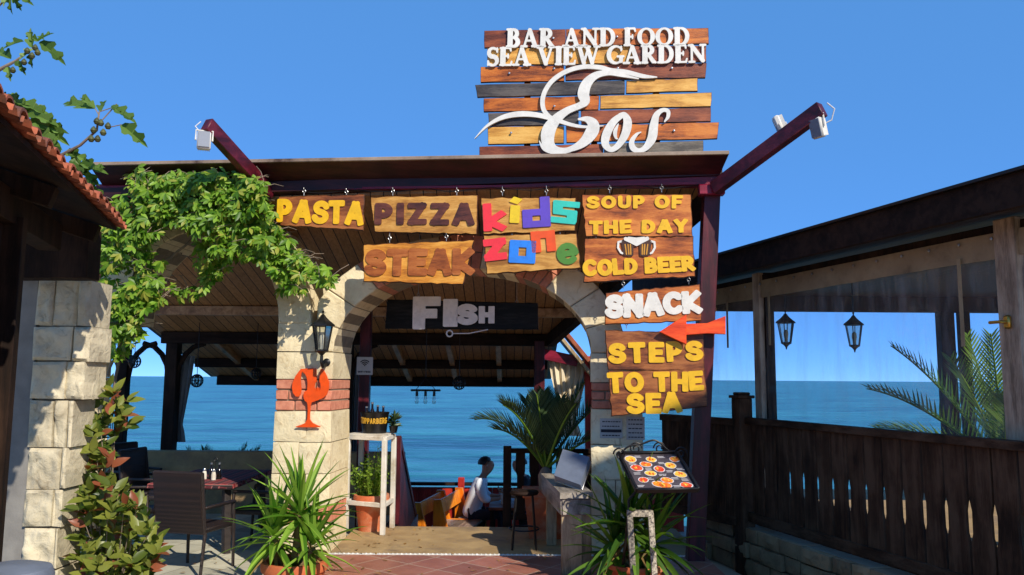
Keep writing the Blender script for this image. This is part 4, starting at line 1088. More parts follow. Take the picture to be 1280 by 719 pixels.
def pxshape(parent, name, strokes_px, m, v=LV, th=.016, h=.6, back=False, bev=1.0):
    """strokes in photo pixels, laid on the facade plane"""
    P = [p for s in strokes_px for p in s]; cx = sum(p[0] for p in P)/len(P); cy = sum(p[1] for p in P)/len(P)
    a = fa(cx, cy, v); sx = fa(cx + 10, cy, v); sy = fa(cx, cy - 10, v)
    k = (sx[0]-a[0])/10; kz = (sy[1]-a[1])/10; sh = (sx[1]-a[1])/10
    st = [[(p[0]-cx, cy-p[1], p[2]) for p in s] for s in strokes_px]
    q = MB(FM); M = Matrix(((k, 0, 0, a[0]), (0, 0, -th, v), (sh, kz, 0, a[1]), (0, 0, 0, 1)))
    add_shape(q, None, st, h, M, 1.0, bev, back); return q.build(name, m, parent)
def fill(x0, y0, x1, y1, r): 
    n = max(1, int((y1-y0-2*r)/(r*1.2)) + 1); return [[(x0 + r, y0 + r + (y1-y0-2*r)*i/n, r), (x1 - r, y0 + r + (y1-y0-2*r)*i/n, r)] for i in range(n+1)]
for sg, cx in ((1, 785), (-1, 806)):
    pxshape(rt, 'mug', [[(cx - sg*5, 303, 3.4), (cx - sg*3, 317, 3.2)], [(cx - sg*0, 302, 3.6), (cx + sg*1.5, 318, 3.2)], [(cx + sg*4, 303, 3), (cx + sg*4, 318, 2.6)]], m_mugbrown, LV, .014, .35)
    pxshape(rt, 'mug_stripe', [[(cx - sg*3.6, 306, .8), (cx - sg*2, 318, .8)], [(cx, 306, .8), (cx + sg*1, 318, .8)], [(cx + sg*3, 306, .8), (cx + sg*3.4, 318, .8)]], m_mugbeer, LV - .008, .01, .25, bev=.4)
    pxshape(rt, 'mug_handle', [[(cx - sg*8, 302, 1.3), (cx - sg*12, 303, 1.3), (cx - sg*12.5, 310, 1.3), (cx - sg*9, 316, 1.3), (cx - sg*7, 317, 1.2)]], m_white, LV, .014, .3, bev=.6)
pxshape(rt, 'foam', [[(782, 299, 2.4), (789, 302, 2.4), (795.5, 305, 2.8), (802, 302, 2.4), (809, 298.5, 2.4)], [(786, 298, 1.8), (795, 300, 2.6), (805, 298, 1.8)]], m_white, LV - .008, .012, .35)
rt = board('hanging_sign', 'russet board reading SNACK in white letters above the red arrow', [(757, 366), (875, 355), (877, 401), (756, 406)], m_sign_red, hooks=[(779, 358), (861, 353)], hz=fa(800, 349)[1])
row(rt, 'SNACK', CH, .15, (757, 398), (877, 391), 29, 27, m_white, LV, .0, .05)
rt = board('hanging_sign', 'brown board reading STEPS behind the tip of the red arrow', [(756, 413), (880, 415), (881, 464), (760, 463)], m_sign_brown, hooks=[(783, 408)], hz=fa(800, 404)[1])
row(rt, 'STEPS', CH, .135, (761, 455), (879, 451), 26, 25, m_yellow, LV, .12, .05)
rt = board('hanging_sign', 'brown board reading TO THE SEA, the lowest of the sign column', [(760, 464), (881, 462), (885, 508), (764, 521)], m_sign_brown)
row(rt, 'TO THE', CH, .135, (760, 492), (880, 488), 26, 24, m_yellow, LV, .05, .04); row(rt, 'SEA', CH, .135, (784, 518), (853, 516), 26, 26, m_yellow, LV, .06, .04)
q = MB(FM)
for px in (775, 866):
    u, z = fa(px, 463.5, -.02); q.tube([(u, -.02, z - .03), (u, -.02, z + .03)], .004, 6)
q.build('hook', m_steel, rt)
# red arrow
ar = thing('arrow_sign', 'orange red wooden arrow pointing left between the SNACK and STEPS boards', 'sign', fw(fa(865, 412, -.09)[0], -.07, fa(865, 412, -.09)[1]))
hd = [(824, 415), (858, 393), (858, 431)]; sh_ = [(857, 405), (884, 404), (907, 395), (907, 418), (884, 417), (857, 419)]
q = MB(FM); q.prism([fa(x, y, -.10) for x, y in hd], -.105, -.07, .005); q.build('arrow_head', m_red_paint_wood, ar)
q = MB(FM); q.prism([fa(x, y, -.095) for x, y in sh_], -.095, -.065, .004); q.build('arrow_shaft', m_red_paint_wood, ar)
q = MB(FM); u, z = fa(862, 412, -.06); q.box((u, -.055, z), (.03, .03, .03)); q.build('spacer', m_darkwood, ar)

# FISH board, deeper inside the arch
fv = .95
rt = board('hanging_sign', 'worn black board reading FISH in pale letters hanging inside the centre arch', [(484, 374), (672, 379), (673, 412), (481, 411)], m_sign_black, v=fv, hooks=[(523, 371), (646, 380)], hz=zc(8.3) - .03, jit=.003)
fvv = fv - .04
for ch, x0, y0, w_, h_ in (('F', 517, 411, 31, 40), ('I', 554, 408, 18, 34), ('S', 571, 406, 25, 26), ('H', 599, 404, 19, 21)):
    single(rt, ch, m_fishwhite, x0, y0, w_, h_, 0, KD if ch in 'FIH' else CH, .15, fvv, .018)

# ------------------------------------------------------------------ rooftop plank sign
TV = .12
ts = thing('rooftop_sign', 'large rooftop plank sign reading BAR AND FOOD SEA VIEW GARDEN Eos in white', 'sign', fw(fa(745, 195, TV)[0], TV, fa(745, 195, TV)[1]))
def zp(x, y): return (580 + x/3.765, 20 + y/3.765)       # zoomed-crop pixels -> photo pixels
PL = [((97,75),(478,68),(478,150),(97,155),'b'), ((480,68),(1148,62),(1150,137),(480,148),'o'),
      ((112,158),(800,148),(800,228),(112,238),'g'), ((802,148),(1138,146),(1138,222),(802,228),'b'),
      ((80,245),(470,238),(472,312),(80,318),'o'), ((478,238),(1140,226),(1134,296),(478,308),'b'),
      ((54,330),(755,308),(755,372),(64,388),'k'), ((764,310),(1098,298),(1098,360),(762,370),'g'),
      ((94,392),(636,380),(632,446),(94,455),'o'), ((640,380),(1164,364),(1160,430),(640,442),'g'),
      ((115,462),(540,450),(540,515),(118,522),'k'), ((550,450),(1160,434),(1160,500),(552,513),'b'),
      ((112,526),(470,522),(470,602),(114,608),'g'), ((480,520),(1198,505),(1190,582),(482,600),'o'),
      ((74,620),(655,606),(655,656),(72,700),'b'), ((660,606),(1124,590),(1124,650),(658,690),'y')]
wm = {'b': m_brown_wood, 'o': m_orange_wood, 'g': m_gold_wood, 'k': m_black_wood, 'y': m_grey_wood}
for a, b, c, d, k in PL:
    q = MB(FM); vv = TV + R(-.006, .006); pts = [fa(*zp(*p), TV) for p in (a, d, c, b)]
    q.prism(rough_outline(pts, .0035, .12), vv - .03, vv, .004, 0, None, 1); q.build('plank', [wm[k], m_burnt], ts)
for x in (300, 610, 900):
    q = MB(FM)
    (u, z1), (_, z0) = fa(*zp(x, 80), TV + .03), fa(*zp(x, 700), TV + .03); q.box((u, TV + .035, (z0+z1)/2 - .1), (.06, .04, z1 - z0 + .2)); q.build('batten', m_darkwood, ts)
for x, y in ((213,270),(424,248),(724,246),(978,246),(425,425),(222,550),(988,540),(420,105),(720,98)):
    u, z = fa(*zp(x, y), TV - .04); q = MB(FM); q.lathe([(.012, 0), (.010, .006), (0, .008)], (0, 0, 0), 10, 0, Matrix.Translation((u, TV - .04, z)) @ Matrix.Rotation(rad(90), 4, 'X')); q.build('screw_head', m_steel, ts)
TL = TV - .037
row(ts, 'BAR AND FOOD', SE, 0, zp(200, 151), zp(1062, 141), 23, 22, m_white, TL, .05, .01, .02)
row(ts, 'SEA VIEW GARDEN', SE, 0, zp(106, 239), zp(1140, 222), 23, 22.5, m_white, TL, .02, .01, .02)
def zst(l): return [(*zp(x, y), r/3.765) for x, y, r in l]
def smooth(l, n=5):
    out = []
    for i in range(len(l)-1):
        p0, p1, p2, p3 = l[max(i-1, 0)], l[i], l[i+1], l[min(i+2, len(l)-1)]
        for k in range(n):
            t = k/n; out.append(tuple(.5*((2*b) + (-a+c)*t + (2*a-5*b+4*c-d)*t*t + (-a+3*b-3*c+d)*t**3) for a, b, c, d in zip(p0, p1, p2, p3)))
    return [(x, y, max(r*1.18, .3)) for x, y, r in out + [l[-1]]]
E1_ = [(905,293,2),(840,288,8),(760,268,9),(690,260,9),(640,246,9),(560,243,9),(480,265,9),(412,312,9),(374,375,9),(372,435,9),(396,472,8),(430,492,6)]
E2_ = [(820,300,2),(740,283,7),(680,272,10),(620,284,14),(578,322,20),(562,370,23),(570,404,18),(545,425,13),(485,450,14),(432,492,20),(398,545,27),(397,600,24),(430,632,15),(490,632,10),(555,602,17),(598,553,25),(608,515,22),(580,490,12),(540,489,4)]
E3_ = [(48,581,1),(108,520,5),(180,481,9),(260,465,11),(340,469,10),(420,488,9),(500,514,7),(570,525,5),(655,520,1.5)]
E4_ = [(355,592,2),(380,630,7),(440,648,6),(500,640,3)]
pxshape(ts, 'letter', [smooth(zst(E1_)), smooth(zst(E2_)), smooth(zst(E3_)), smooth(zst(E4_))], m_white, TL, .024, .5, True, .8)
O_ = [(748,468,10),(705,500,14),(672,555,17),(664,605,15),(690,632,10),(725,612,12),(758,560,16),(770,505,17),(756,470,11),(735,470,8)]
O2_ = [(726,512,2),(711,548,8),(714,575,5),(722,582,2)]
pxshape(ts, 'letter', [smooth(zst(O_)), smooth(zst(O2_))], m_white, TL, .024, .5, True, .8)
S2_ = [(944,500,3),(960,478,7),(960,452,8),(935,447,8),(906,470,12),(893,520,17),(884,575,18),(858,618,13),(825,637,9),(795,626,12),(788,595,10),(810,562,6),(832,550,2)]
pxshape(ts, 'letter', [smooth(zst(S2_))], m_white, TL, .024, .5, True, .8)

# orange lobster-shaped wine glass on the pier
lv = AV - .03
lg = thing('lobster_sign', 'orange metal wine glass with lobster claws hung on the middle pier', 'sign', fw(fa(386, 500, lv)[0], lv, fa(386, 500, lv)[1]))
LO = [(200,85),(322,78),(320,128),(326,128),(330,80),(348,88),(348,205),(332,225),(328,262),(334,300),(338,262),(344,262),(346,306),(352,262),(358,262),(360,306),(366,262),(374,262),(378,300),(386,262),(384,225),(374,205),(383,90),(400,82),(418,98),(445,150),(468,215),(466,270),(445,330),(415,358),(360,382),(302,402),(292,430),(288,480),(286,560),(312,596),(350,614),(385,630),(380,637),(155,637),(150,630),(200,614),(238,598),(260,562),(265,480),(263,430),(258,402),(236,386),(222,345),(232,302),(260,284),(263,215),(254,165),(240,135),(214,112),(204,128),(198,200),(206,285),(196,330),(176,350),(150,345),(126,315),(115,262),(122,215),(150,150)]
q = MB(FM); q.prism([fa(350 + x/7.5625, 450 + y/7.568, lv) for x, y in LO], lv - .012, lv, .0015); q.build('plate', m_orange_metal, lg)

# lantern on the pier
def lantern_mb(c, s=1.0, arm_=None):
    """six-sided coach lantern, top at c, height about .36*s; returns list of (name, mb, material)"""
    x, y, z = c; out = []
    q = MB(); q.lathe([(.004*s, 0), (.012*s, -.012*s), (.005*s, -.03*s), (.02*s, -.045*s), (.03*s, -.06*s), (.055*s, -.085*s), (.105*s, -.125*s), (.108*s, -.138*s), (.08*s, -.14*s)], (x, y, z), 6)
    out.append(('cap', q, m_iron))
    q = MB(); top, bot = z - .14*s, z - .34*s
    for k in range(6):
        a = k*math.pi/3; q.bar((x + .085*s*math.cos(a), y + .085*s*math.sin(a), top), (x + .052*s*math.cos(a), y + .052*s*math.sin(a), bot), .009*s, .009*s, (math.cos(a), math.sin(a), 0), 0, 0)
    q.lathe([(.056*s, bot), (.06*s, bot - .012*s), (.03*s, bot - .03*s), (.012*s, bot - .05*s), (.006*s, bot - .075*s), (0, bot - .08*s)], (x, y, 0), 6)
    out.append(('cage', q, m_iron))
    q = MB(); q.lathe([(.080*s, top), (.048*s, bot)], (x, y, 0), 6); out.append(('glass', q, m_glass))
    q = MB(); q.lathe([(.0, bot + .005), (.018*s, bot + .005), (.018*s, bot + .04*s), (.026*s, bot + .08*s), (.022*s, bot + .12*s), (0, bot + .135*s)], (x, y, 0), 10); out.append(('bulb', q, m_bulb))
    return out
lz = fa(404, 388, AV - .17)
wl = thing('wall_lantern', 'black six sided lantern on a bracket at the middle pier above the orange glass', 'lantern', fw(lz[0], AV - .17, lz[1] - .5))
for nm, q, m in lantern_mb(fw(lz[0], AV - .17, lz[1]), 1.12): q.build(nm, m, wl)
q = MB(FM); u, z = lz; q.tube([(u, AV - .17, z - .44), (u, AV - .17, z - .50), (u, AV - .13, z - .545), (u, AV - .07, z - .54), (u, AV, z - .50)], .016, 8)
q.lathe([(.03, 0), (.04, .01), (.02, .025)], (0, 0, 0), 12, 0, Matrix.Translation((u, AV - .004, z - .5)) @ Matrix.Rotation(rad(90), 4, 'X')); q.build('bracket', m_iron, wl)

# floodlights on the arms
def led_lamp(name, c, aim, size, label):
    r = thing(name, label, 'floodlight', c, 'white floodlights')
    M = aim.to_track_quat('-Y', 'Z').to_matrix().to_4x4(); M.translation = c
    q = MB(M); q.box((0, 0, 0), (size[0], size[1], size[2]), None, 0, .01); q.build('housing', m_whiteplastic, r)
    q = MB(M); q.box((0, -size[1]/2 - .004, 0), (size[0]*.8, .006, size[2]*.72)); q.build('lens', m_glass if False else m_steel, r)
    q = MB(M); hx = size[0]/2 + .012
    q.tube([(-hx, 0, 0), (-hx, .02, size[2]*.75), (hx, .02, size[2]*.75), (hx, 0, 0)], .008, 6); q.build('bracket', m_whiteplastic, r); return r
def led2(c, label, cable, yaw=0, tilt=0, s=1):
    r = thing('floodlight', label, 'floodlight', c, 'white floodlights'); M = Matrix.Translation(c) @ Matrix.Rotation(yaw, 4, 'Z') @ Matrix.Rotation(tilt, 4, 'X') @ Matrix.Scale(s, 4)
    q = MB(M); q.box((0, 0, 0), (.10, .05, .15), None, 0, .012)
    for k in range(6): q.box((-.04 + k*.016, .032, 0), (.005, .03, .13))
    q.build('housing', m_whiteplastic, r)
    q = MB(M); q.box((0, -.028, 0), (.084, .006, .13)); q.build('lens', m_bin, r)
    q = MB(M); q.tube([(-.06, 0, 0), (-.062, .01, .09), (.062, .01, .09), (.06, 0, 0)], .007, 6); q.build('bracket', m_whiteplastic, r)
    q = MB(); q.tube(cable, .006, 6); q.build('cable', m_whitecable, r); return r
c = at(255, 176, 6.86); led2(c, 'white lamp box hanging under the tip of the beam above the vine', [AL1 + Vector((-.05, 0, .02)), AL1 + Vector((-.09, -.02, -.03)), c + Vector((-.03, .02, .07))], rad(20), rad(-12), 1.15)
c = at(1022, 160, 6.45); led2(c, 'white lamp hanging under the tip of the beam on the right', [AR1 + Vector((.04, 0, .05)), AR1 + Vector((.10, 0, .0)), AR1 + Vector((.08, .02, -.09)), c + Vector((.02, .02, .02))], rad(-60), rad(15), 1.15)
c = at(974, 157, 6.74); led2(c, 'white lamp standing on top of the beam on the right', [c + Vector((.0, .03, 0)), c + Vector((.07, .03, .04)), c + Vector((.09, .02, -.04))], rad(70), rad(160), 1.1)

# ================================================================== PLANTS
def blade(mb, p, d, L, W, droop, seg=5, fold=.25, up=Vector((0, 0, 1)), prof=None, mi=0, twist=0):
    """a sword-shaped leaf with a V fold that bends down along its length"""
    d = d.normalized(); p = Vector(p); side = d.cross(up)
    if side.length < 1e-3: side = Vector((1, 0, 0))
    side.normalize(); vs = []; fs = []; st = L/seg
    if twist: side = (Matrix.Rotation(twist, 3, d) @ side)
    for i in range(seg+1):
        t = i/seg; w = W * (prof(t) if prof else (min(1, .55 + t*2.2) * (1 - t**2.2)))
        n = side.cross(d); vs += [p - side*w/2 + n*fold*w, p, p + side*w/2 + n*fold*w]
        p = p + d*st; d = (d + Vector((0, 0, -1)) * droop * st * (.3 + 1.4*t)).normalized()
    for i in range(seg): fs += [(3*i, 3*i+1, 3*i+4, 3*i+3), (3*i+1, 3*i+2, 3*i+5, 3*i+4)]
    mb.add(vs, fs, mi)
def rdir(lo_=-1, hi_=1):
    z = R(lo_, hi_); a = R(0, 2*math.pi); s = math.sqrt(1-z*z); return Vector((s*math.cos(a), s*math.sin(a), z))
def yucca(root, base, heads, m, dry=True):
    tr = MB(); fo = MB(); dr = MB()
    for hx, hy, hz, n, L in heads:
        b = Vector(base); t = b + Vector((hx, hy, hz))
        tr.tube([b + Vector((hx*.4, hy*.4, 0)), b + Vector((hx*.75, hy*.75, hz*.55)), t], [.05, .042, .035], 9)
        for i in range(n):
            e = (i/n); el = rad(88 - 125*e**.85 + R(-9, 9)); az = i*2.39996 + R(-.25, .25)
            d = Vector((math.cos(az)*math.cos(el), math.sin(az)*math.cos(el), math.sin(el)))
            LL = L * R(.78, 1.08) * (1 - .18*abs(e-.4))
            blade(fo, t + d*.02 + Vector((0, 0, .05*(1-e) - .05*e)), d, LL, R(.05, .078), R(.9, 1.9) * (.35 + e*.9), 7, .22, twist=R(-.25, .25))
        if dry:
            for i in range(9):
                d = Vector((R(-1, 1), R(-1, 1), R(-.9, -.3))); blade(dr, t - Vector((0, 0, .08)), d, L*R(.45, .7), .03, 1.2, 5, .2)
    tr.build('trunk', m_yuccatrunk, root); f = fo.build('leaves', m, root); f['kind'] = 'stuff' if False else 'thing'
    if dr.v: dr.build('dry_leaves', m_drybrown, root)
def pot(name, label, c, r, h, rim=.03, m=None, soil=True):
    root = thing(name, label, 'plant pot', c)
    q = MB(); c = Vector(c)
    q.lathe([(r*.68, 0), (r*.92, h*.78), (r*.94, h*.80), (r, h*.82), (r + .006, h*.9), (r, h), (r - rim, h), (r - rim - .01, h*.86), (0, h*.86)], c, 40); q.build('shell', m or m_terra, root)
    if soil:
        q = MB(); q.lathe([(0, h*.885), (r*.5, h*.88), (r - rim - .004, h*.865)], c, 24); q.build('soil', m_soil, root)
    return root
pc = gr(368, 752, GZ); pc = at(368, 719, 6.75); pc.z = GZ
zr = at(368, 700, 6.75).z
pot('terracotta_pot', 'wide round terracotta pot holding the bright green yucca at the middle pier', pc, .265, zr - GZ, .035)
yr = thing('yucca', 'bright green yucca with sword leaves in the round pot by the middle pier', 'plant', pc + Vector((0, 0, zr - GZ - .04)))
yucca(yr, pc + Vector((0, 0, zr - GZ - .05)), [(.03, .0, .40, 46, .60), (-.16, -.04, .22, 34, .54), (.15, -.06, .16, 26, .5)], m_yucca)
pc2 = at(795, 730, 6.25); pc2.z = 0
pot('terracotta_pot', 'terracotta pot with the shaded yucca behind the menu stand', pc2 + Vector((.02, .12, 0)), .23, .2, .03)
yr = thing('yucca', 'shaded yucca with long arching leaves behind the menu stand', 'plant', pc2 + Vector((.02, .12, .18)))
yucca(yr, pc2 + Vector((.02, .12, .17)), [(-.04, .0, .30, 40, .60), (.14, .03, .16, 34, .58), (-.16, .02, .10, 30, .54)], m_yucca2)

def frond(mb, st, p, d, L, droop, n=34, ll=.30, lw=.022, vee=.5):
    p = Vector(p); d = d.normalized(); stp = L/n; pts = [p.copy()]
    for i in range(n):
        t = i/n
        side = d.cross(Vector((0, 0, 1)))
        if side.length < .05: side = Vector((1, 0, 0))
        side.normalize(); nn = side.cross(d)
        if t > .14:
            l = ll * (math.sin(math.pi*min(1, (t*.86 + .1)))**.6) * R(.9, 1.05)
            for s in (-1, 1):
                dd = side*s*.82 + d*(.75 + .4*t) + nn*vee*R(.7, 1.2); blade(mb, p, dd, l, lw, R(.3, .9), 3, .3, nn)
        p = p + d*stp; d = (d + Vector((0, 0, -1))*droop*stp*(.3 + t*1.3)).normalized(); pts.append(p.copy())
    st.tube(pts, [.014*(1 - .8*i/n) + .003 for i in range(n+1)], 6)
def palm(root, base, fr, m, th=.6, tr=.09):
    fo = MB(); st = MB(); tk = MB(); b = Vector(base)
    tk.lathe([(tr*1.15, 0), (tr, th*.4), (tr*1.1, th*.8), (tr*.7, th), (0, th + .05)], b, 12)
    for az, el, L, dr in fr:
        d = Vector((math.cos(az)*math.cos(el), math.sin(az)*math.cos(el), math.sin(el)))
        frond(fo, st, b + Vector((0, 0, th)) + d*.04, d, L, dr)
    tk.build('trunk', m_bark, root); st.build('stalks', m_herb, root); fo.build('fronds', m, root)
# palm behind the film
pb = at(1254, 520, 7.6); bz = .1
pr = thing('palm', 'young green palm with feathered fronds behind the plastic film wall', 'palm', (pb.x, pb.y, bz))
palm(pr, (pb.x, pb.y, bz), [(rad(188), rad(40), 1.55, .42), (rad(172), rad(58), 1.5, .42), (rad(200), rad(24), 1.35, .45), (rad(255), rad(58), 1.3, .5), (rad(290), rad(66), 1.3, .5), (rad(330), rad(58), 1.2, .6), (rad(20), rad(62), 1.3, .6), (rad(90), rad(72), 1.4, .4), (rad(230), rad(76), 1.3, .4), (rad(140), rad(30), 1.2, .6), (rad(265), rad(30), 1.1, .6), (rad(312), rad(34), 1.1, .6), (rad(240), rad(45), 1.2, .5), (rad(275), rad(50), 1.2, .5), (rad(300), rad(48), 1.2, .6), (rad(210), rad(60), 1.3, .5)], m_palm, .66)
# dark palm at the stairs
pd = at(682, 600, 8.45); pz = .42
pr = thing('palm', 'dark feathered palm standing in the shaded terracotta planter beside the stairs', 'palm', (pd.x, pd.y, pz))
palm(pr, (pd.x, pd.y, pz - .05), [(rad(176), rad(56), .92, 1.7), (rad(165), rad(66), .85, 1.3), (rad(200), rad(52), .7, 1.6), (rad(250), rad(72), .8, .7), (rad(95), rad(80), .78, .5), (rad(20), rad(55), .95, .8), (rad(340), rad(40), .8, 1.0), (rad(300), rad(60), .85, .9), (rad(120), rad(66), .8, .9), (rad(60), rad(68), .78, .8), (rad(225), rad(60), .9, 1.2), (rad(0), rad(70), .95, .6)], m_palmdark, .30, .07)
q = thing('square_planter', 'shaded square terracotta planter under the dark palm', 'planter', (pd.x, pd.y, 0))
b = MB(); b.add([(pd.x+sx*(.17+.05*t), pd.y+sy*(.17+.05*t), .42*t) for t in (0, 1) for sx, sy in ((-1,-1),(1,-1),(1,1),(-1,1))], [(3,2,1,0),(4,5,6,7),(0,1,5,4),(1,2,6,5),(2,3,7,6),(3,0,4,7)])
b.box((pd.x, pd.y, .44), (.48, .48, .06), None, 0, .008); b.build('shell', m_terra, q)

pq_ = at(272, 556, 12.6)
pr = thing('palm', 'tips of a palm showing just above the low beige parapet behind the dining table', 'palm', (pq_.x, 12.6, -1.2))
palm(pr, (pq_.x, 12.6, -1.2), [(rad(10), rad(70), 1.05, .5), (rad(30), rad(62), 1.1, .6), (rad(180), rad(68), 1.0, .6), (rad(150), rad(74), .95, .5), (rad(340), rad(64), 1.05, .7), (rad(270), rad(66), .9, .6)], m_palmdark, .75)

# ------------------------------------------------------------------ vine over the left arch
VP = [  # pixel polygons filled with leaves, with depth range and count
 ([(160,232),(232,212),(300,214),(342,262),(352,300),(316,322),(276,330),(258,300),(215,268),(196,292),(160,330),(120,300),(120,280)], (-.34, .22), 700),
 ([(170,215),(330,222),(338,262),(250,290),(180,262)], (-.36, -.05), 420),
 ([(118,300),(150,262),(176,280),(205,330),(196,372),(160,384),(136,372)], (-.3, .2), 135),
 ([(128,370),(196,345),(205,372),(180,392),(172,424),(150,452),(128,430)], (-.25, .2), 200),
 ([(300,270),(346,276),(380,318),(424,344),(420,360),(380,340),(366,356),(340,340),(318,318)], (-.22, .15), 150),
 ([(340,320),(372,320),(380,362),(352,366)], (-.2, .15), 36),
 ([(236,300),(290,300),(296,322),(276,345),(240,332)], (-.15, .25), 40),
 ([(200,346),(250,362),(262,352),(252,372),(210,372)], (-.1, .2), 16),
 ([(262,330),(284,340),(264,360),(256,352)], (-.05, .15), 8),
 ([(140,440),(168,420),(166,400),(146,400)], (-.2, .1), 20),
 ([(164,205),(186,208),(188,240),(166,236)], (-.32, -.05), 14),
]
def inpoly(x, y, P):
    c = False; j = len(P)-1
    for i in range(len(P)):
        if (P[i][1] > y) != (P[j][1] > y) and x < (P[j][0]-P[i][0])*(y-P[i][1])/(P[j][1]-P[i][1]) + P[i][0]: c = not c
        j = i
    return c
def leaflet(mb, p, d, n, L, W, mi=0, sh=(0, .55, 1.0, .8, 0), ts=(0, .22, .5, .76, 1)):
    d = d.normalized(); s = d.cross(n).normalized(); n = s.cross(d); vs = []; fs = []
    cur = R(.05, .3)
    for t, w in zip(ts, sh):
        c = p + d*L*t - n*cur*L*t*t
        vs += [c - s*W*w/2 + n*W*w*.14, c, c + s*W*w/2 + n*W*w*.14]
    for i in range(len(ts)-1): fs += [(3*i, 3*i+1, 3*i+4, 3*i+3), (3*i+1, 3*i+2, 3*i+5, 3*i+4)]
    mb.add(vs, fs, mi)
vt = thing('climbing_vine', 'leafy green vine spilling over the left arch and down its pillar', 'vine', fw(fa(220, 300, 0)[0], 0, GZ))
fo = MB(); stm = MB()
fvec = -FV
for P, (v0, v1), n in VP:
    xs = [p[0] for p in P]; ysq = [p[1] for p in P]; k = 0
    while k < n:
        x, y = R(min(xs), max(xs)), R(min(ysq), max(ysq))
        if not inpoly(x, y, P): continue
        k += 1; v = v0 + (v1-v0)*R(0, 1)**1.3; u, z = fa(x, y, v); c = fw(u, v, z)
        n_ = (fvec*R(.3, 1.1) + Vector((R(-.8, .9), 0, R(-.1, 1.0)))).normalized()
        dn_ = Vector((R(-.7, .7), R(-.4, .1), R(-1.1, -.1))).normalized()
        dn_ = (dn_ - n_*dn_.dot(n_)).normalized(); sz = R(.065, .13)
        for a in (-1.25, -.62, 0, .62, 1.25):
            if R(0, 1) < .06: continue
            dd = Matrix.Rotation(a + R(-.12, .12), 3, n_) @ dn_
            nn = (n_ + Vector((R(-.35, .35), R(-.35, .35), R(-.2, .35)))).normalized()
            leaflet(fo, c, dd, nn, sz*(1 - .14*abs(a)), sz*.33)
        if k % 3 == 0:
            stm.tube([c, c - dn_*.10 - n_*.05, c - dn_*.16 - n_*.13], .003, 4)
def stemline(pts, r, v):
    P = [fw(fa(x, y, vv)[0], vv, fa(x, y, vv)[1]) for (x, y), vv in zip(pts, v)]; out = []
    for i in range(len(P)-1):
        for k in range(6):
            t = k/6; a = P[i].lerp(P[i+1], t); out.append(a + Vector((R(-.01, .01), R(-.01, .01), R(-.01, .01))))
    out.append(P[-1]); stm.tube(out, r, 6)
stemline([(140,500),(150,440),(158,380),(172,320),(210,280),(280,258),(330,280),(370,330),(425,350)], .014, [.2, .15, .1, .1, .0, -.1, -.05, .1, .1])
stemline([(135,470),(160,400),(190,340),(240,300),(300,262)], .012, [.2, .2, .22, .15, .05])
stemline([(200,340),(222,316),(240,322),(262,330)], .006, [.3, .25, .2, .2]); stemline([(205,368),(235,374),(252,362),(262,345)], .005, [.2, .2, .2, .2]); stemline([(262,330),(248,350),(236,372)], .004, [.2, .2, .2])
stm.build('stems', m_bark, vt); fo.build('leaves', m_vine, vt)

# ------------------------------------------------------------------ red-leaved shrub between wall and left arch
sb = thing('photinia_shrub', 'shrub with green and reddish leaves beside the stone wall end', 'shrub', (at(140, 719, 6.9).x, 6.9, GZ))
SH = [([(98,630),(118,612),(140,606),(170,622),(188,655),(196,690),(186,719),(176,760),(104,760),(100,690)], 6.5, 7.2, 230),
      ([(112,500),(130,478),(160,498),(162,530),(140,548),(118,580),(108,560)], 6.8, 7.3, 46),
      ([(112,560),(136,552),(138,596),(150,620),(112,640),(104,610)], 6.7, 7.2, 44)]
fo = MB(); stm = MB(); b0 = Vector((at(140, 719, 6.9).x, 6.9, GZ))
for P, y0, y1, n in SH:
    xs = [p[0] for p in P]; ysq = [p[1] for p in P]; k = 0
    while k < n:
        x, y = R(min(xs), max(xs)), R(min(ysq), max(ysq))
        if not inpoly(x, y, P): continue
        k += 1; c = at(x, y, R(y0, y1)); ax = (c - b0 + Vector((0, 0, .25))).normalized()
        if k % 6 == 0: stm.tube([b0 + Vector((R(-.1, .1), R(-.1, .1), 0)), b0.lerp(c, .5) + Vector((R(-.05, .05), 0, .03)), c], [.008, .005, .003], 5)
        for a in range(random.choice((3, 4, 5))):
            dd = (ax*.5 + rdir(-.5, .9)).normalized(); nn = (Vector((.4, -.6, .9)) + rdir()*.6).normalized()
            L = R(.09, .17); leaflet(fo, c, dd, nn, L, L*.44, 0, (.05, .8, 1, .62, 0))
stm.build('branches', m_bark, sb); fo.build('leaves', m_photinia, sb)

# ------------------------------------------------------------------ fig tree behind the tiled roof
ft = thing('fig_tree', 'fig tree with lobed leaves and small figs reaching over the tiled roof', 'tree', (-5.2, 7.0, GZ))
tk = MB(); lf = MB()
tk.tube([(-5.2, 7.0, GZ), (-5.1, 7.0, 1.5), (-4.9, 6.9, 2.9), (-4.7, 6.8, 3.5)], [.11, .09, .07, .05], 10)
FIGO = [(0, 0), (.06, .14), (.18, .22), (.34, .38), (.43, .34), (.40, .17), (.54, .16), (.70, .30), (.78, .22), (.70, .10), (.86, .09), (1.0, 0)]
def figleaf(p, d, n, L):
    d = d.normalized(); s = d.cross(n).normalized(); n = s.cross(d); vs = []; fs = []
    m_ = len(FIGO); k = .66
    for a, w_ in FIGO: vs.append(p + d*L*a - n*L*.18*a*a)
    for sg in (1, -1):
        for a, w_ in FIGO: vs.append(p + d*L*a + s*sg*L*w_*k + n*L*(w_*.45 - .18*a*a))
    for g in (1, 2):
        for i in range(m_-1):
            f = (i, i+1, g*m_+i+1, g*m_+i); fs.append(f if g == 1 else f[::-1])
    lf.add(vs, fs)
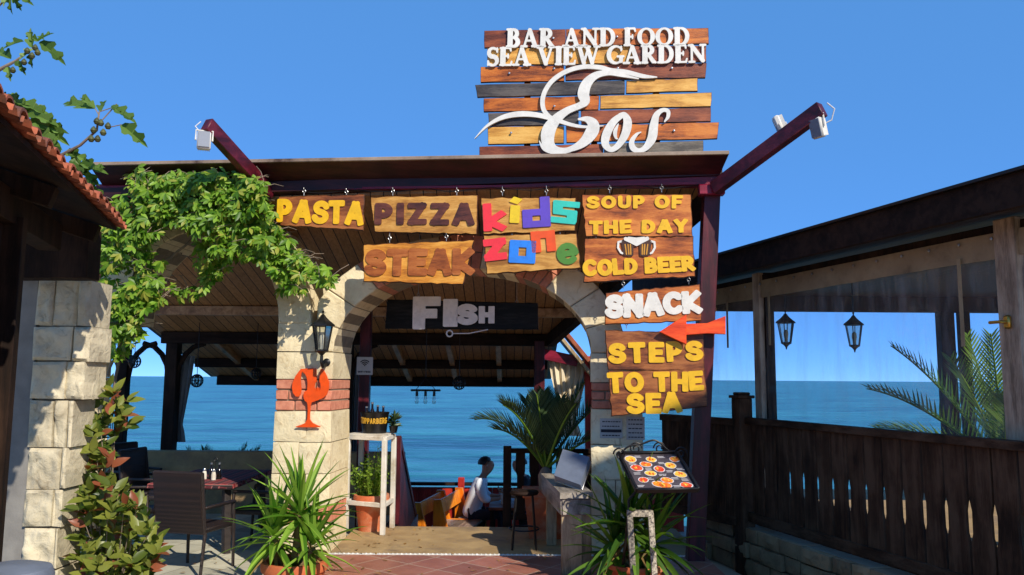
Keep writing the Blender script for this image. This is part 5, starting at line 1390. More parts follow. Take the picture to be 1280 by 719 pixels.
def fruit(p, r=.022): fg = MB(); fg.lathe([(0, -r), (r*.6, -r*.85), (r, -r*.1), (r*.75, r*.6), (r*.25, r*1.25), (0, r*1.35)], p, 10, 0); fg.build('fig', m_figfruit, ft)
def pY(x, y, Y=6.0): return at(x, y, Y)
tk.tube([(-4.7, 6.8, 3.5), at(58, 205, 6.2), at(75, 195, 6.0), at(100, 182, 5.95), at(121, 163, 5.9), at(124, 140, 5.9)], [.045, .022, .014, .011, .009, .006], 7)
tk.tube([(-4.8, 6.9, 3.2), at(-60, 140, 6.0), at(-10, 92, 5.8), at(20, 76, 5.8), at(42, 60, 5.8)], [.045, .03, .016, .010, .006], 7)
tk.tube([(-4.8, 6.9, 3.3), at(-30, 160, 6.1), at(20, 140, 6.0), at(46, 158, 6.0)], [.04, .025, .012, .006], 7)
tk.tube([at(-60, 140, 6.0), at(-40, 40, 5.8), at(14, -6, 5.7)], [.02, .014, .006], 7)
V = Vector
def fl(px, py, tx, ty, Y=5.9, k=1.0, n=None):
    p = at(px, py, Y); q2 = at(tx, ty, Y + R(-.08, .08)); figleaf(p, q2 - p, (n or V((R(-.3, .3), -1, R(.2, .9)))).normalized(), (q2-p).length*k)
    j = at((px + 0), py, Y); 
for a in ((119,136,74,124), (119,136,100,120), (126,140,131,122), (142,136,170,150), (152,156,183,180), (140,132,152,142)): fl(*a)
tk.tube([at(124, 140, 5.9), at(142, 134, 5.9)], .004, 5); tk.tube([at(133, 160, 5.9), at(152, 156, 5.9)], .004, 5); tk.tube([at(124, 145, 5.9), at(119, 136, 5.9)], .004, 5); tk.tube([at(128, 150, 5.9), at(146, 130, 5.9)], .005, 5)
for x, y in ((117,163),(129,166),(135,158),(114,174),(122,174),(126,154),(121,152)): fruit(at(x, y, 5.86), .024)
for a in ((48,52,30,40,5.8), (48,52,64,38,5.8), (50,52,82,78,5.8), (42,62,22,72,5.8), (40,66,38,86,5.8), (30,52,0,58,5.8), (14,74,-8,58,5.8), (10,84,12,100,5.8), (20,76,32,92,5.8), (40,60,36,34,5.8), (46,46,58,50,5.8)): fl(*a)
for x, y in ((40,70),(47,66),(34,64),(44,60),(30,78),(16,88)): fruit(at(x, y, 5.75), .022)
for a in ((14,-6,12,18,5.7), (14,-6,28,14,5.7), (18,-8,40,3,5.7), (12,-8,2,6,5.7)): fl(*a)
for a in ((2,122,40,140,6), (20,134,60,148,6), (40,146,84,178,6), (46,158,66,186,6), (30,140,52,128,6), (60,150,80,160,6), (50,160,60,200,6), (20,130,14,112,6), (6,128,-8,110,6), (56,176,76,196,6), (84,190,112,200,6), (86,186,96,204,6), (8,126,36,128,6), (26,130,62,140,6), (34,140,70,152,6), (44,152,84,164,6), (40,150,76,184,6), (50,166,74,200,6), (54,180,72,212,6)): fl(*a)
for a in ((96,205,124,232,6.4), (92,208,108,240,6.4), (100,204,134,214,6.4), (96,214,100,250,6.5), (104,222,130,252,6.5), (88,200,112,218,6.4), (110,214,128,206,6.4), (92,224,118,262,6.5)): fl(*a)
tk.build('trunk', m_bark, ft); lf.build('leaves', m_fig, ft)

# ================================================================== FURNITURE AND SMALL THINGS
def chair(label, loc, rz):
    r = thing('wicker_chair', label, 'chair', (0, 0, 0), 'dark wicker chairs around the dining table')
    W = .27
    q = MB(); q.box((0, .0, .43), (.52, .50, .05), None, 0, .015); q.build('seat', m_wicker, r)
    q = MB(); vs = []; n = 8
    for i in range(n+1):
        t = i/n; z = .40 + .58*t; y = -.235 - .10*t - .02*math.sin(t*3)
        vs.append((y, z))
    pts = [(-.25, 0), (.25, 0)]
    V4 = [(x*(1 + .04*t), y + s*.018, z) for (y, z), t in zip(vs, [i/n for i in range(n+1)]) for x in (-.25, .25) for s in (-1, 1)]
    fs = []
    for i in range(n):
        a = 4*i; fs += [(a, a+2, a+6, a+4), (a+3, a+1, a+5, a+7), (a+1, a, a+4, a+5), (a+2, a+3, a+7, a+6)]
    fs += [(0, 1, 3, 2), (4*n+1, 4*n, 4*n+2, 4*n+3)]
    q.add(V4, fs); q.build('backrest', m_wicker, r)
    q = MB(); q.tube([(-.262, -.335, .975), (.262, -.335, .975)], .022, 8); q.tube([(-.25, -.235, .41), (-.262, -.335, .985)], .02, 8); q.tube([(.25, -.235, .41), (.262, -.335, .985)], .02, 8); q.build('back_frame', m_wicker, r)
    for sx in (-1, 1):
        q = MB(); q.tube([(sx*.255, -.23, .42), (sx*.27, -.30, 0)], [.018, .015], 8); q.build('leg', m_wicker, r)
        q = MB(); q.tube([(sx*.255, .22, .64), (sx*.26, .235, .42), (sx*.262, .25, 0)], [.018, .018, .015], 8); q.build('leg', m_wicker, r)
        q = MB(); q.box((sx*.262, -.02, .65), (.05, .50, .03), None, 0, .01); q.build('armrest', m_wicker, r)
    r.location = loc; r.rotation_euler = (0, 0, rz); return r
def rdup(src, label, loc, rz):
    c = dup(src); c['label'] = label; c.location = loc; c.rotation_euler = (0, 0, rz); return c
fx = at(221, 700, 7.95).x
c0 = chair('dark wicker armchair nearest the courtyard with its back turned', (fx + .10, 8.15, GZ), rad(-14))
rdup(c0, 'dark wicker armchair at the near left side of the table, half hidden by the shrub', (at(166, 600, 9.0).x, 9.0, GZ), rad(-80))
rdup(c0, 'dark wicker armchair at the far left of the table near the thick post', (at(196, 560, 10.2).x, 10.2, GZ), rad(-100))
rdup(c0, 'dark wicker armchair on the right of the table beside the middle pier', (at(330, 600, 9.2).x, 9.2, GZ), rad(82))
rdup(c0, 'dark wicker armchair against the parapet, its back tilted towards the thick post', (at(168, 560, 10.95).x, 10.95, GZ), rad(-120))
tx, ty = at(268, 590, 9.55).x, 9.55; TZ = .44
tb = thing('dining_table', 'dark wicker dining table under the red plaid cloth', 'table', (tx, ty, GZ))
q = MB(); q.box((tx, ty, TZ - .03), (.92, 1.42, .05), None, 0, .006); q.build('tabletop', m_wicker, tb)
for sx in (-1, 1):
    for sy in (-1, 1): q = MB(); q.bar((tx + sx*.36, ty + sy*.6, TZ - .05), (tx + sx*.40, ty + sy*.64, GZ), .075, .075); q.build('leg', m_wicker, tb)
q = MB(); n = 24; vs = []; fs = []
for j in range(n+1):
    for i in range(n+1):
        x, y = -1 + 2*i/n, -1 + 2*j/n; X, Y = x*.505, y*.755; z = TZ + .004
        ox, oy = max(0, abs(X) - .468), max(0, abs(Y) - .718)
        dpt = max(ox, oy)*1.15; X = max(-.475, min(.475, X)) + (.012*math.sin(Y*22) if ox else 0); Y = max(-.725, min(.725, Y)) + (.012*math.sin(X*20) if oy else 0)
        vs.append((tx + X, ty + Y, z - dpt))
for j in range(n):
    for i in range(n): fs.append((j*(n+1)+i, j*(n+1)+i+1, (j+1)*(n+1)+i+1, (j+1)*(n+1)+i))
q.add(vs, fs); tag(q.build('tablecloth', m_plaid, None), 'red plaid cloth on the dining table in the left arch', 'tablecloth')
# condiments
def cruet():
    cx, cy = tx + .10, ty - .25; z = TZ + .005
    r = thing('cruet_stand', 'small wire stand with oil and vinegar bottles on the plaid cloth', 'cruet', (cx, cy, z))
    q = MB(); q.box((cx, cy, z + .008), (.15, .08, .012), None, 0, .003); q.tube([(cx, cy, z), (cx, cy, z + .20)], .004, 6); q.tube([(cx + .02*math.cos(a*.7), cy, z + .215 + .02*math.sin(a*.7)) for a in range(10)], .004, 6); q.build('rack', m_iron, r)
    for s in (-1, 1):
        q = MB(); q.lathe([(.028, z + .014), (.03, z + .08), (.024, z + .10), (.011, z + .125), (.011, z + .16), (0, z + .16)], (cx + s*.045, cy, 0), 12); b = q.build('bottle', m_bottle, r)
        q = MB(); q.lathe([(.014, z + .16), (.014, z + .18), (0, z + .184)], (cx + s*.045, cy, 0), 10); q.build('stopper', m_steel, b)
    for k, (dx, dy, lab) in enumerate(((-.11, -.03, 'white salt shaker left of the cruet stand on the plaid cloth'), (.02, -.10, 'white pepper shaker in front of the cruet stand on the plaid cloth'))):
        s = thing('shaker', lab, 'shaker', (cx + dx, cy + dy, z), 'shakers on the plaid cloth')
        q = MB(); q.lathe([(.026, 0), (.027, .05), (.02, .085), (.017, .09)], (cx + dx, cy + dy, z), 12); q.build('body', m_standwhite, s)
        q = MB(); q.lathe([(.018, .09), (.019, .105), (.012, .12), (0, .123)], (cx + dx, cy + dy, z), 12); q.build('cap', m_steel, s)
cruet()

# white plant stand
ps = thing('plant_stand', 'white wooden plant stand right of the middle pier', 'plant stand', (-1.42, 8.3, 0))
c1, c2_, c3, c4 = gr(432, 664), gr(478, 669), gr(490, 660), gr(449, 657)
zt_ = at(455, 548, c1.y).z; legs = (c1, c2_, c3, c4); zm = at(455, 628, c1.y).z
for p in legs: q = MB(); q.box((p.x, p.y, zt_/2), (.05, .05, zt_), rot(0, 0, rad(-8)), 0, .005); q.build('leg', m_standwhite, ps)
for nm, z in (('top_rail', zt_ + .012), ('shelf_rail', zm)):
    for i in range(4):
        a, b = legs[i], legs[(i+1) % 4]; q = MB(); q.bar((a.x, a.y, z), (b.x, b.y, z), .04, .045); q.build(nm, m_standwhite, ps)
cc = (c1 + c2_ + c3 + c4)/4
q = MB(); q.add([(p.x, p.y, z) for z in (zt_ + .036, zt_ + .052) for p in (c1, c2_, c3, c4)], [(3,2,1,0),(4,5,6,7),(0,1,5,4),(1,2,6,5),(2,3,7,6),(3,0,4,7)]); q.build('top_board', m_standwhite, ps)
zs_ = zt_ + .054
# pot and herbs inside it
pr_ = pot('terracotta_pot', 'terracotta flower pot standing inside the white plant stand', Vector((cc.x + .01, cc.y, 0)), .185, .37, .025)
q = MB()
for i in range(70): 
    a, rr = R(0, 6.28), .15*math.sqrt(R(0, 1)); q.lathe([(0, -.008), (.012, 0), (0, .008)], (cc.x + .01 + rr*math.cos(a), cc.y + rr*math.sin(a), .335), 6)
pb_ = q.build('pebbles', m_pebble, pr_); pb_['kind'] = 'stuff'
hb = thing('herb_plant', 'light green bushy herb growing in the pot inside the white stand', 'plant', (cc.x, cc.y, .33))
fo = MB(); stm = MB()
for i in range(60):
    a, rr = R(0, 6.28), .14*math.sqrt(R(0, 1)); b0 = Vector((cc.x + rr*math.cos(a), cc.y + rr*math.sin(a), .33)); hgt = R(.15, .40) if i % 5 else R(.4, .58)
    tip = b0 + Vector((math.cos(a)*R(0, .16), math.sin(a)*R(0, .12), hgt)); mid = b0.lerp(tip, .5) + Vector((R(-.02, .02), R(-.02, .02), .02)); stm.tube([b0, mid, tip], [.004, .003, .002], 4)
    for k in range(9):
        p = b0.lerp(mid, k/4.5) if k < 4.5 else mid.lerp(tip, (k-4.5)/4.5)
        for s in range(2): leaflet(fo, p, (rdir(-.2, .8)), rdir(.2, 1), R(.03, .055), R(.016, .026))
stm.build('stems', m_herb, hb); fo.build('leaves', m_herb, hb)
# bucket with bottles, lettering bent round its wall
bc = Vector((at(468, 545, cc.y - .02).x, cc.y - .02, zs_))
bk = thing('beer_bucket', 'black oval bucket lettered in gold standing on the white plant stand', 'bucket', bc)
q = MB(); q.lathe([(.128, 0), (.150, .20), (.158, .215), (.150, .222), (.142, .21), (.122, .02), (0, .02)], bc, 36, sy=.8); q.build('shell', m_bucket, bk)
txt = 'KOPPARBERG'; ang = rad(-90) - rad(66)
for i, ch in enumerate(txt):
    a = rad(-90) + rad(-58 + 116*i/(len(txt)-1)) ; rr = .1445; wd, st = glyph(ch, CH, .11); hgt = .058 + .012*abs(i - 4.5)/4.5
    X_ = Vector((-math.sin(a), math.cos(a)*.8, 0)).normalized(); N_ = Vector((math.cos(a), math.sin(a)*1.25, -.1)).normalized(); Y_ = N_.cross(X_)
    o = bc + Vector((rr*math.cos(a), rr*.8*math.sin(a), .10 + .0)); k = .030/wd
    M = Matrix(((X_.x*k, Y_.x*hgt, N_.x*.004, o.x - X_.x*.015), (X_.y*k, Y_.y*hgt, N_.y*.004, o.y - X_.y*.015), (X_.z*k, Y_.z*hgt, N_.z*.004, o.z), (0, 0, 0, 1)))
    q = MB(); add_shape(q, (ch, 'bk'), st, .05, M, 1.0, .3); q.build('letter', m_goldpaint, bk)
for i, (dx, dy) in enumerate(((-.09, .0), (-.035, .03), (.03, -.01), (.085, .02))):
    h_ = (.255, .30, .27, .262)[i]
    b = bc + Vector((dx, dy, .025)); r = thing('beer_bottle', ('dark beer bottle leftmost in the black bucket', 'dark beer bottle, the tallest in the black bucket', 'dark beer bottle between the tallest and the rightmost one in the bucket', 'dark beer bottle rightmost in the black bucket')[i], 'bottle', b, 'beer bottles in the black bucket')
    q = MB(); q.lathe([(.03, 0), (.031, h_*.55), (.026, h_*.66), (.013, h_*.78), (.012, h_*.95)], b, 12); q.build('body', m_bottle, r)
    q = MB(); q.lathe([(.015, h_*.94), (.015, h_*.99), (.010, h_), (0, h_)], b, 10); q.build('cap', m_steel, r)
dp = thing('potted_succulent', 'small dark leafy plant beside the black bucket on the white stand', 'plant', (bc.x + .2, cc.y, zs_))
q = MB(); q.lathe([(.035, 0), (.05, .07), (.054, .075), (.046, .075), (.04, .06), (0, .06)], (bc.x + .2, cc.y, zs_), 14); q.build('pot', m_bucket, dp)
fo = MB()
for i in range(50): 
    d = rdir(-.1, 1); leaflet(fo, Vector((bc.x + .2, cc.y, zs_ + .06 + R(0, .10))), d, rdir(.2, 1), R(.07, .12), .028)
fo.build('leaves', m_palmdark, dp)
# wifi sign on the maroon post
wy = 9.3 - .075; w0 = at(456, 457.5, wy)
wf = thing('wifi_sign', 'square white plastic sign with wireless symbol on the maroon post', 'sign', w0)
q = MB(); q.box(w0, (.185, .008, .205), None, 0, .003); q.build('plate', m_wifi, wf)
def flat(parent, name, strokes, k, o, m, th=.003, h=.02):
    q = MB(); add_shape(q, None, strokes, h, Matrix(((k, 0, 0, o.x), (0, 0, -th, o.y), (0, k, 0, o.z), (0, 0, 0, 1))), 1.0, .3); return q.build(name, m, parent)
of = w0 + Vector((0, -.004, .0))
for r_ in (.62, .42, .22): flat(wf, 'symbol', [[(x, y, .055) for x, y in arc(0, 0, r_, r_, 45, 135, 10)]], .105, of, m_ink, .003, .015)
flat(wf, 'symbol', [[(0, .03, .07)]], .105, of, m_ink, .003, .015)
x = -.075
for ch in 'WIFI FREE':
    if ch == ' ': x += .01; continue
    ch2 = ch; wd, st = glyph(ch2, CH, .10); flat(wf, 'letter', [[(p[0], p[1], p[2]) for p in s] for s in st], .024, w0 + Vector((x, -.004, -.08)), m_ink, .003, .05); x += wd*.024 + .003

# stair railing (left), running down the stairs
ra, rb = at(499, 548, 9.0), at(525, 652, 11.6)
sr = thing('stair_railing', 'maroon boarded railing descending the stairs beside the white plant stand', 'railing', (ra.x, 10, -.3))
ra = Vector((-1.26, 9.1, at(499, 548, 9.1).z)); rb = Vector((-1.34, 11.6, at(524, 650, 11.6).z))
q = MB(); q.bar(ra, rb, .06, .07); q.build('rail', m_stairrail, sr)
q = MB(); n = 20
for i in range(n):
    p = ra.lerp(rb, (i + .5)/n); L = .86; q.box((p.x, p.y, p.z - L/2 - .03), (.025, .113, L), None, 0, .003)
q.build('boards', m_stairrail, sr)
q = MB(); q.box((ra.x, ra.y - .04, (ra.z + .02)/2), (.08, .08, ra.z + .02), None, 0, .005); q.build('post', m_maroon_z, sr)
# dark railing at the right of the stairs
rl = thing('landing_railing', 'dark railing of shaped boards at the right edge of the stairs', 'railing', (.3, 8.98, 0))
y0 = 8.98; zt2 = at(640, 560, y0).z; xs0 = at(634, 600, y0).x
q = MB(); q.box((xs0, y0, (zt2 + .02)/2), (.09, .09, zt2 + .02), None, 0, .006); q.build('post', m_darkwood, rl)
q = MB(); q.box((xs0 + .55, y0, zt2 - .03), (1.06, .07, .05), None, 0, .005); q.build('rail', m_darkwood_x, rl)
q = MB(); q.box((xs0 + .55, y0, .10), (1.06, .05, .06), None, 0, .005); q.build('rail', m_darkwood_x, rl)
for i in range(7):
    cx = xs0 + .145 + i*.148; q = MB(); w_ = .052; H = zt2 - .055 - .13
    pr2 = [(w_, 0), (w_, .3*H), (w_*.72, .36*H), (w_*.72, .62*H), (w_, .7*H), (w_, H)]
    q.prism([(cx + a, .13 + b) for a, b in pr2] + [(cx - a, .13 + b) for a, b in pr2[::-1]], y0 - .012, y0 + .012, .002); q.build('baluster', m_darkwood, rl)

# benches, table and people on the lower terrace
LZ = -1.05
def bench(label, x, y, rz, L=1.3):
    r = thing('wooden_bench', label, 'bench', (0, 0, 0), 'wooden benches on the lower terrace')
    q = MB(); q.box((0, 0, .44), (.40, L, .045), None, 0, .006); q.build('seat', m_benchtop, r)
    q = MB(); q.bar((-.22, -L/2, .78), (-.22, L/2, .78), .035, .20, (-.2, 0, 1)); q.build('backrest', m_benchorange, r)
    for s in (-1, 1):
        q = MB(); q.prism([(-.30, .0), (-.02, .0), (.0, .40), (.16, .40), (.14, 0), (.22, 0), (.21, .47), (-.08, .47), (-.18, .90), (-.30, .90)], s*L/2 - .03, s*L/2 + .03, .004); q.build('side_panel', m_benchorange, r)
    r.location = (x, y, LZ); r.rotation_euler = (0, 0, rz); return r
b1 = bench('wooden bench with orange end panels, left of the two at the foot of the stairs', at(556, 640, 12.2).x, 12.2, rad(-10))
b2 = rdup(b1, 'wooden bench with orange end panels, the one closest to the seated man', (at(580, 640, 12.5).x, 12.5, LZ), rad(-10))
mt = at(632, 637, 13.0); mtz = -.36
tt = thing('terrace_table', 'dark wooden table where the man in white sits', 'table', (mt.x + .12, 13.0, LZ))
q = MB(); q.box((mt.x + .12, 13.0, mtz), (.75, 1.2, .045), None, 0, .006); q.build('tabletop', m_brown_wood, tt)
for sx in (-1, 1):
    for sy in (-1, 1): q = MB(); q.box((mt.x + .12 + sx*.32, 13.0 + sy*.52, (LZ + mtz - .022)/2), (.06, .06, mtz - .022 - LZ), None, 0, .004); q.build('leg', m_darkwood, tt)
q = MB(); cup = Vector((at(629, 620, 12.75).x, 12.75, mtz + .023)); q.lathe([(.032, 0), (.042, .15), (.045, .152), (.040, .15), (.03, .01), (0, .01)], cup, 16); tag(q.build('drinking_glass', m_whiteplastic, None), 'tall white cup on the table in front of the man', 'cup')
bb = thing('seat_bench', 'dark bench seat under the man in white', 'bench', (at(594, 640, 13.0).x, 13.0, LZ))
hipx = at(591, 641, 13.0)
SEATZ = hipx.z - .13
q = MB(); q.box((hipx.x, 13.0, SEATZ - .025), (.40, 1.3, .05), None, 0, .006); q.build('seat', m_darkwood_x, bb)
for s in (-1, 1): q = MB(); q.box((hipx.x, 13.0 + s*.5, (LZ + SEATZ - .05)/2), (.34, .06, SEATZ - .05 - LZ), None, 0, .004); q.build('side_panel', m_darkwood, bb)
def skin(name, V, E, Rr, mat, parent, lvl=2, root=0):
    off = Vector((0, 0, 0)); q = parent
    while q is not None: off += q.location; q = q.parent
    me = bpy.data.meshes.new(name); me.from_pydata([Vector(v) - off for v in V], E, []); o = bpy.data.objects.new(name, me); COL.objects.link(o)
    sm = o.modifiers.new('skin', 'SKIN'); sm.use_smooth_shade = True
    for i, r in enumerate(Rr): d = me.skin_vertices[0].data[i]; d.radius = r if isinstance(r, tuple) else (r, r); d.use_root = (i == root)
    ss_ = o.modifiers.new('sub', 'SUBSURF'); ss_.levels = lvl; ss_.render_levels = lvl
    dg = bpy.context.evaluated_depsgraph_get(); dg.update(); ev = o.evaluated_get(dg); nm = bpy.data.meshes.new_from_object(ev)
    o.modifiers.clear(); o.data = nm; nm.name = name
    nm.materials.clear(); nm.materials.append(mat); nm.polygons.foreach_set('use_smooth', [True]*len(nm.polygons))
    o.parent = parent; return o
def person(label, hip, dirx, shirt, scale=1.0, hair=True):
    r = thing('person', label, 'person', Vector(hip))
    def P(f, l, u): return Vector((hip.x + dirx*f*scale, hip.y + l*scale, hip.z + u*scale))
    V = [P(0,0,0), P(.03,0,.17), P(.09,0,.36), P(.13,0,.49), P(.16,0,.55), P(.20,0,.61), P(.215,0,.69), P(.20,0,.765)]
    E = [(0,1),(1,2),(2,3),(3,4),(4,5),(5,6),(6,7)]; Rr = [(.14,.11),(.13,.10),(.15,.11),.07,.052,(.085,.085),(.105,.115),(.085,.10)]
    for s in (-1, 1):
        b = len(V); V += [P(.10, s*.17, .45), P(.17, s*.23, .22), P(.38, s*.15, .22), P(.45, s*.10, .25), P(.49, s*.085, .27)]
        E += [(2, b), (b, b+1), (b+1, b+2), (b+2, b+3), (b+3, b+4)]; Rr += [.058, .042, .029, .034, .026]
        for k in range(4):
            c = len(V); V += [P(.52, s*(.06 + .018*k), .30 + .005*k), P(.535, s*(.05 + .014*k), .335)]; E += [(b+4, c), (c, c+1)]; Rr += [.010, .009]
        c = len(V); V += [P(.47, s*.06, .295), P(.49, s*.05, .33)]; E += [(b+3, c), (c, c+1)]; Rr += [.011, .010]
        b = len(V); V += [P(.02, s*.09, -.02), P(.42, s*.13, .0), P(.42, s*.13, -.40), P(.54, s*.13, -.44)]
        E += [(0, b), (b, b+1), (b+1, b+2), (b+2, b+3)]; Rr += [.09, .065, .042, .038]
    c = len(V); V += [P(.31, 0, .675), P(.33, 0, .65)]; E += [(6, c)] ; V.pop(); Rr += [.018]
    skin('body', V, E, Rr, m_skin, r)
    g = .016
    V = [P(-.04,0,-.09), P(-.01,0,.05), P(.03,0,.19), P(.09,0,.36), P(.15,0,.49)]; E = [(0,1),(1,2),(2,3),(3,4)]; Rr = [(.20,.16),(.20,.16),(.195,.15),(.21,.16),.095]
    for s in (-1, 1):
        b = len(V); V += [P(.10, s*.17, .45), P(.17, s*.23, .22), P(.27, s*.19, .215)]; E += [(3, b), (b, b+1), (b+1, b+2)]; Rr += [.095, .078, .066]
    skin('shirt', V, E, Rr, shirt, r)
    V = [P(0,0,-.03)]; E = []; Rr = [(.15,.12)]
    for s in (-1, 1):
        b = len(V); V += [P(.05, s*.09, -.02), P(.42, s*.13, .0), P(.425, s*.13, -.36)]; E += [(0, b), (b, b+1), (b+1, b+2)]; Rr += [.10, .078, .058]
    skin('trousers', V, E, Rr, m_trousers, r)
    q = MB(); c = P(.187, 0, .715); n = 16; vs = []; fs = []
    for j in range(7):
        th = j/6*rad(98)
        for i in range(n):
            a = 2*math.pi*i/n; rx, ry, rz_ = .112, .102, .104
            k = 1.0 if math.cos(a) < .3 else 1 - .30*(j/6)
            vs.append(c + Vector((dirx*(rx*math.sin(th)*math.cos(a)*k - .012), ry*math.sin(th)*math.sin(a), rz_*math.cos(th*k)))*scale)
    for j in range(6):
        for i in range(n): fs.append((j*n+i, j*n+(i+1) % n, (j+1)*n+(i+1) % n, (j+1)*n+i))
    q.add(vs, fs); q.build('hair', m_hair, r)
    for s in (-1, 1):
        q = MB(); q.lathe([(0, -.012), (.012, 0), (0, .012)], P(.30, s*.035, .69), 8); q.build('eye', m_ink, r)
        q = MB(); q.lathe([(0, -.028), (.018, 0), (.012, .025), (0, .03)], P(.20, s*.098, .675), 8); q.build('ear', m_skin, r)
    return r
person('man in a white shirt seated at the lower table, looking down at a phone', hipx, 1, m_shirt, 1.08)
q = MB(); ph = Vector((hipx.x + .57, hipx.y, hipx.z + .36)); q.box(ph, (.012, .075, .15), rot(0, rad(30), 0), 0, .003); tag(q.build('phone', m_bottle, None), 'dark phone held by the man in the white shirt', 'phone')
hx2 = at(664, 636, 13.1)
person('person in a dark top across the table, mostly hidden by the dark railing', hx2, -1, m_darkshirt)
bs2 = thing('seat_bench', 'dark bench seat on the far side of the lower table behind the dark railing', 'bench', (hx2.x, 13.1, LZ))
q = MB(); q.box((hx2.x, 13.1, hx2.z - .155), (.40, 1.3, .05), None, 0, .006); q.build('seat', m_darkwood_x, bs2)
for s in (-1, 1): q = MB(); q.box((hx2.x, 13.1 + s*.5, (LZ + hx2.z - .18)/2), (.34, .06, hx2.z - .18 - LZ), None, 0, .004); q.build('side_panel', m_darkwood, bs2)

# counter with a tilted display case, and a stool in the shade
cn = thing('wooden_counter', 'weathered wooden counter left of the shaded right pier', 'counter', (.6, 7.2, 0))
k1, k2, k3, k4 = at(700, 616, 6.75), at(741, 612, 6.78), at(712, 588, 8.1), at(676, 588, 8.1)
zc_ = k1.z
q = MB(); top = [Vector((p.x, p.y, zc_)) for p in (k1, k2, k3, k4)]
q.add([p for p in top] + [p - Vector((0, 0, .05)) for p in top], [(0,1,2,3), (7,6,5,4), (0,4,5,1), (1,5,6,2), (2,6,7,3), (3,7,4,0)]); q.build('top_board', m_counter, cn)
q = MB(); q.bar(top[0] + Vector((.02, .03, -.12)), top[1] + Vector((-.02, .03, -.12)), .03, .13); q.bar(top[0] + Vector((.02, .03, -.12)), top[3] + Vector((.02, -.03, -.12)), .03, .13); q.build('apron', m_counter, cn)
for p, w_ in ((top[0] + Vector((.10, .08, 0)), .17), (top[1] + Vector((-.06, .08, 0)), .1), (top[3] + Vector((.1, -.1, 0)), .1)):
    q = MB(); q.box((p.x, p.y, (zc_ - .052)/2), (w_, .08, zc_ - .052), None, 0, .005); q.build('leg', m_lightpost, cn)
dc = thing('display_case', 'tilted blue tinted display case on the weathered counter', 'display case', (at(712, 600, 7.2).x, 7.2, zc_))
d0 = Vector((at(700, 600, 7.2).x, 7.15, zc_ + .02)); 
A_, B_, C_, D_ = at(694, 600, 7.15), at(727, 612, 6.95), at(738, 577, 7.25), at(705, 567, 7.45)
nn_ = (B_-A_).cross(D_-A_).normalized()*.05
q = MB(); q.add([A_, B_, C_, D_, A_+nn_, B_+nn_, C_+nn_, D_+nn_], [(0,1,2,3),(7,6,5,4),(0,4,5,1),(1,5,6,2),(2,6,7,3),(3,7,4,0)]); q.build('panel', m_bin, dc)
q = MB()
for a, b in ((A_, B_), (B_, C_), (C_, D_), (D_, A_)): q.bar(a - nn_*.2, b - nn_*.2, .014, .014)
q.bar((C_ + D_)/2, ((C_ + D_)/2).x and Vector((((C_ + D_)/2).x, 7.6, zc_ - .002)), .02, .02)
q.build('frame', m_steel, dc)
stl = thing('bar_stool', 'black metal stool in the shade before the dark railing', 'stool', (at(655, 690, 7.85).x, 7.85, 0))
sx_, sy_ = at(655, 690, 7.85).x, 7.85
q = MB(); q.lathe([(0, .50), (.13, .50), (.14, .515), (.13, .535), (0, .54)], (sx_, sy_, 0), 20); q.build('seat', m_darkwood_x, stl)
for a in (45, 135, 225, 315):
    c, s = math.cos(rad(a)), math.sin(rad(a)); q = MB(); q.tube([(sx_ + .11*c, sy_ + .11*s, .50), (sx_ + .16*c, sy_ + .16*s, 0)], .011, 8); q.build('leg', m_iron, stl)
q = MB(); q.tube([(sx_ + .142*math.cos(i*.3142), sy_ + .142*math.sin(i*.3142), .18) for i in range(21)], .008, 6); q.build('foot_ring', m_iron, stl)

# menu stand: mosaic frame, tilted picture menu, iron scrolls
mT0, mT1, mB1, mB0 = at(774, 567, 6.28), at(847, 569, 6.28), at(871, 611, 5.95), at(797, 612, 5.95)
ms = thing('menu_stand', 'iron menu stand with a tilted picture menu and a mosaic frame', 'menu stand', (at(800, 700, 6.1).x, 6.1, 0))
Xm = (mB1 - mB0); Ym = ((mT0 - mB0) + (mT1 - mB1))/2; Nm = Xm.cross(Ym).normalized(); wm_, hm_ = Xm.length, Ym.length
MM = Matrix(((Xm.x, Ym.x, Nm.x, mB0.x), (Xm.y, Ym.y, Nm.y, mB0.y), (Xm.z, Ym.z, Nm.z, mB0.z), (0, 0, 0, 1)))
q = MB(MM); q.add([(0,0,0),(1,0,0),(1,1,0),(0,1,0),(0,0,-.02),(1,0,-.02),(1,1,-.02),(0,1,-.02)], [(0,1,2,3),(7,6,5,4),(0,4,5,1),(1,5,6,2),(2,6,7,3),(3,7,4,0)]); menu_mb = q
q = MB(MM)
for a, b in (((-.015,-.02,.004),(1.015,-.02,.004)), ((1.015,-.02,.004),(1.015,1.02,.004)), ((1.015,1.02,.004),(-.015,1.02,.004)), ((-.015,1.02,.004),(-.015,-.02,.004))): q.tube([a, b], .0, 6) if False else None
q = MB()
def mm(x, y, z=0): return MM @ Vector((x, y, z))
for a, b in (((-.02,-.03),(1.02,-.03)), ((1.02,-.03),(1.02,1.03)), ((1.02,1.03),(-.02,1.03)), ((-.02,1.03),(-.02,-.03))): q.bar(mm(*a, .0), mm(*b, .0), .022, .04, Nm)
q.build('menu_frame', m_iron, ms)
foods = [(.14,.86,1),(.50,.84,1),(.36,.70,0),(.78,.66,1),(.17,.60,2),(.55,.56,2),(.36,.44,1),(.86,.40,1),(.18,.26,2),(.40,.14,0),(.58,.24,0),(.50,.10,0),(.86,.10,2),(.92,.84,0)]
pq = menu_mb
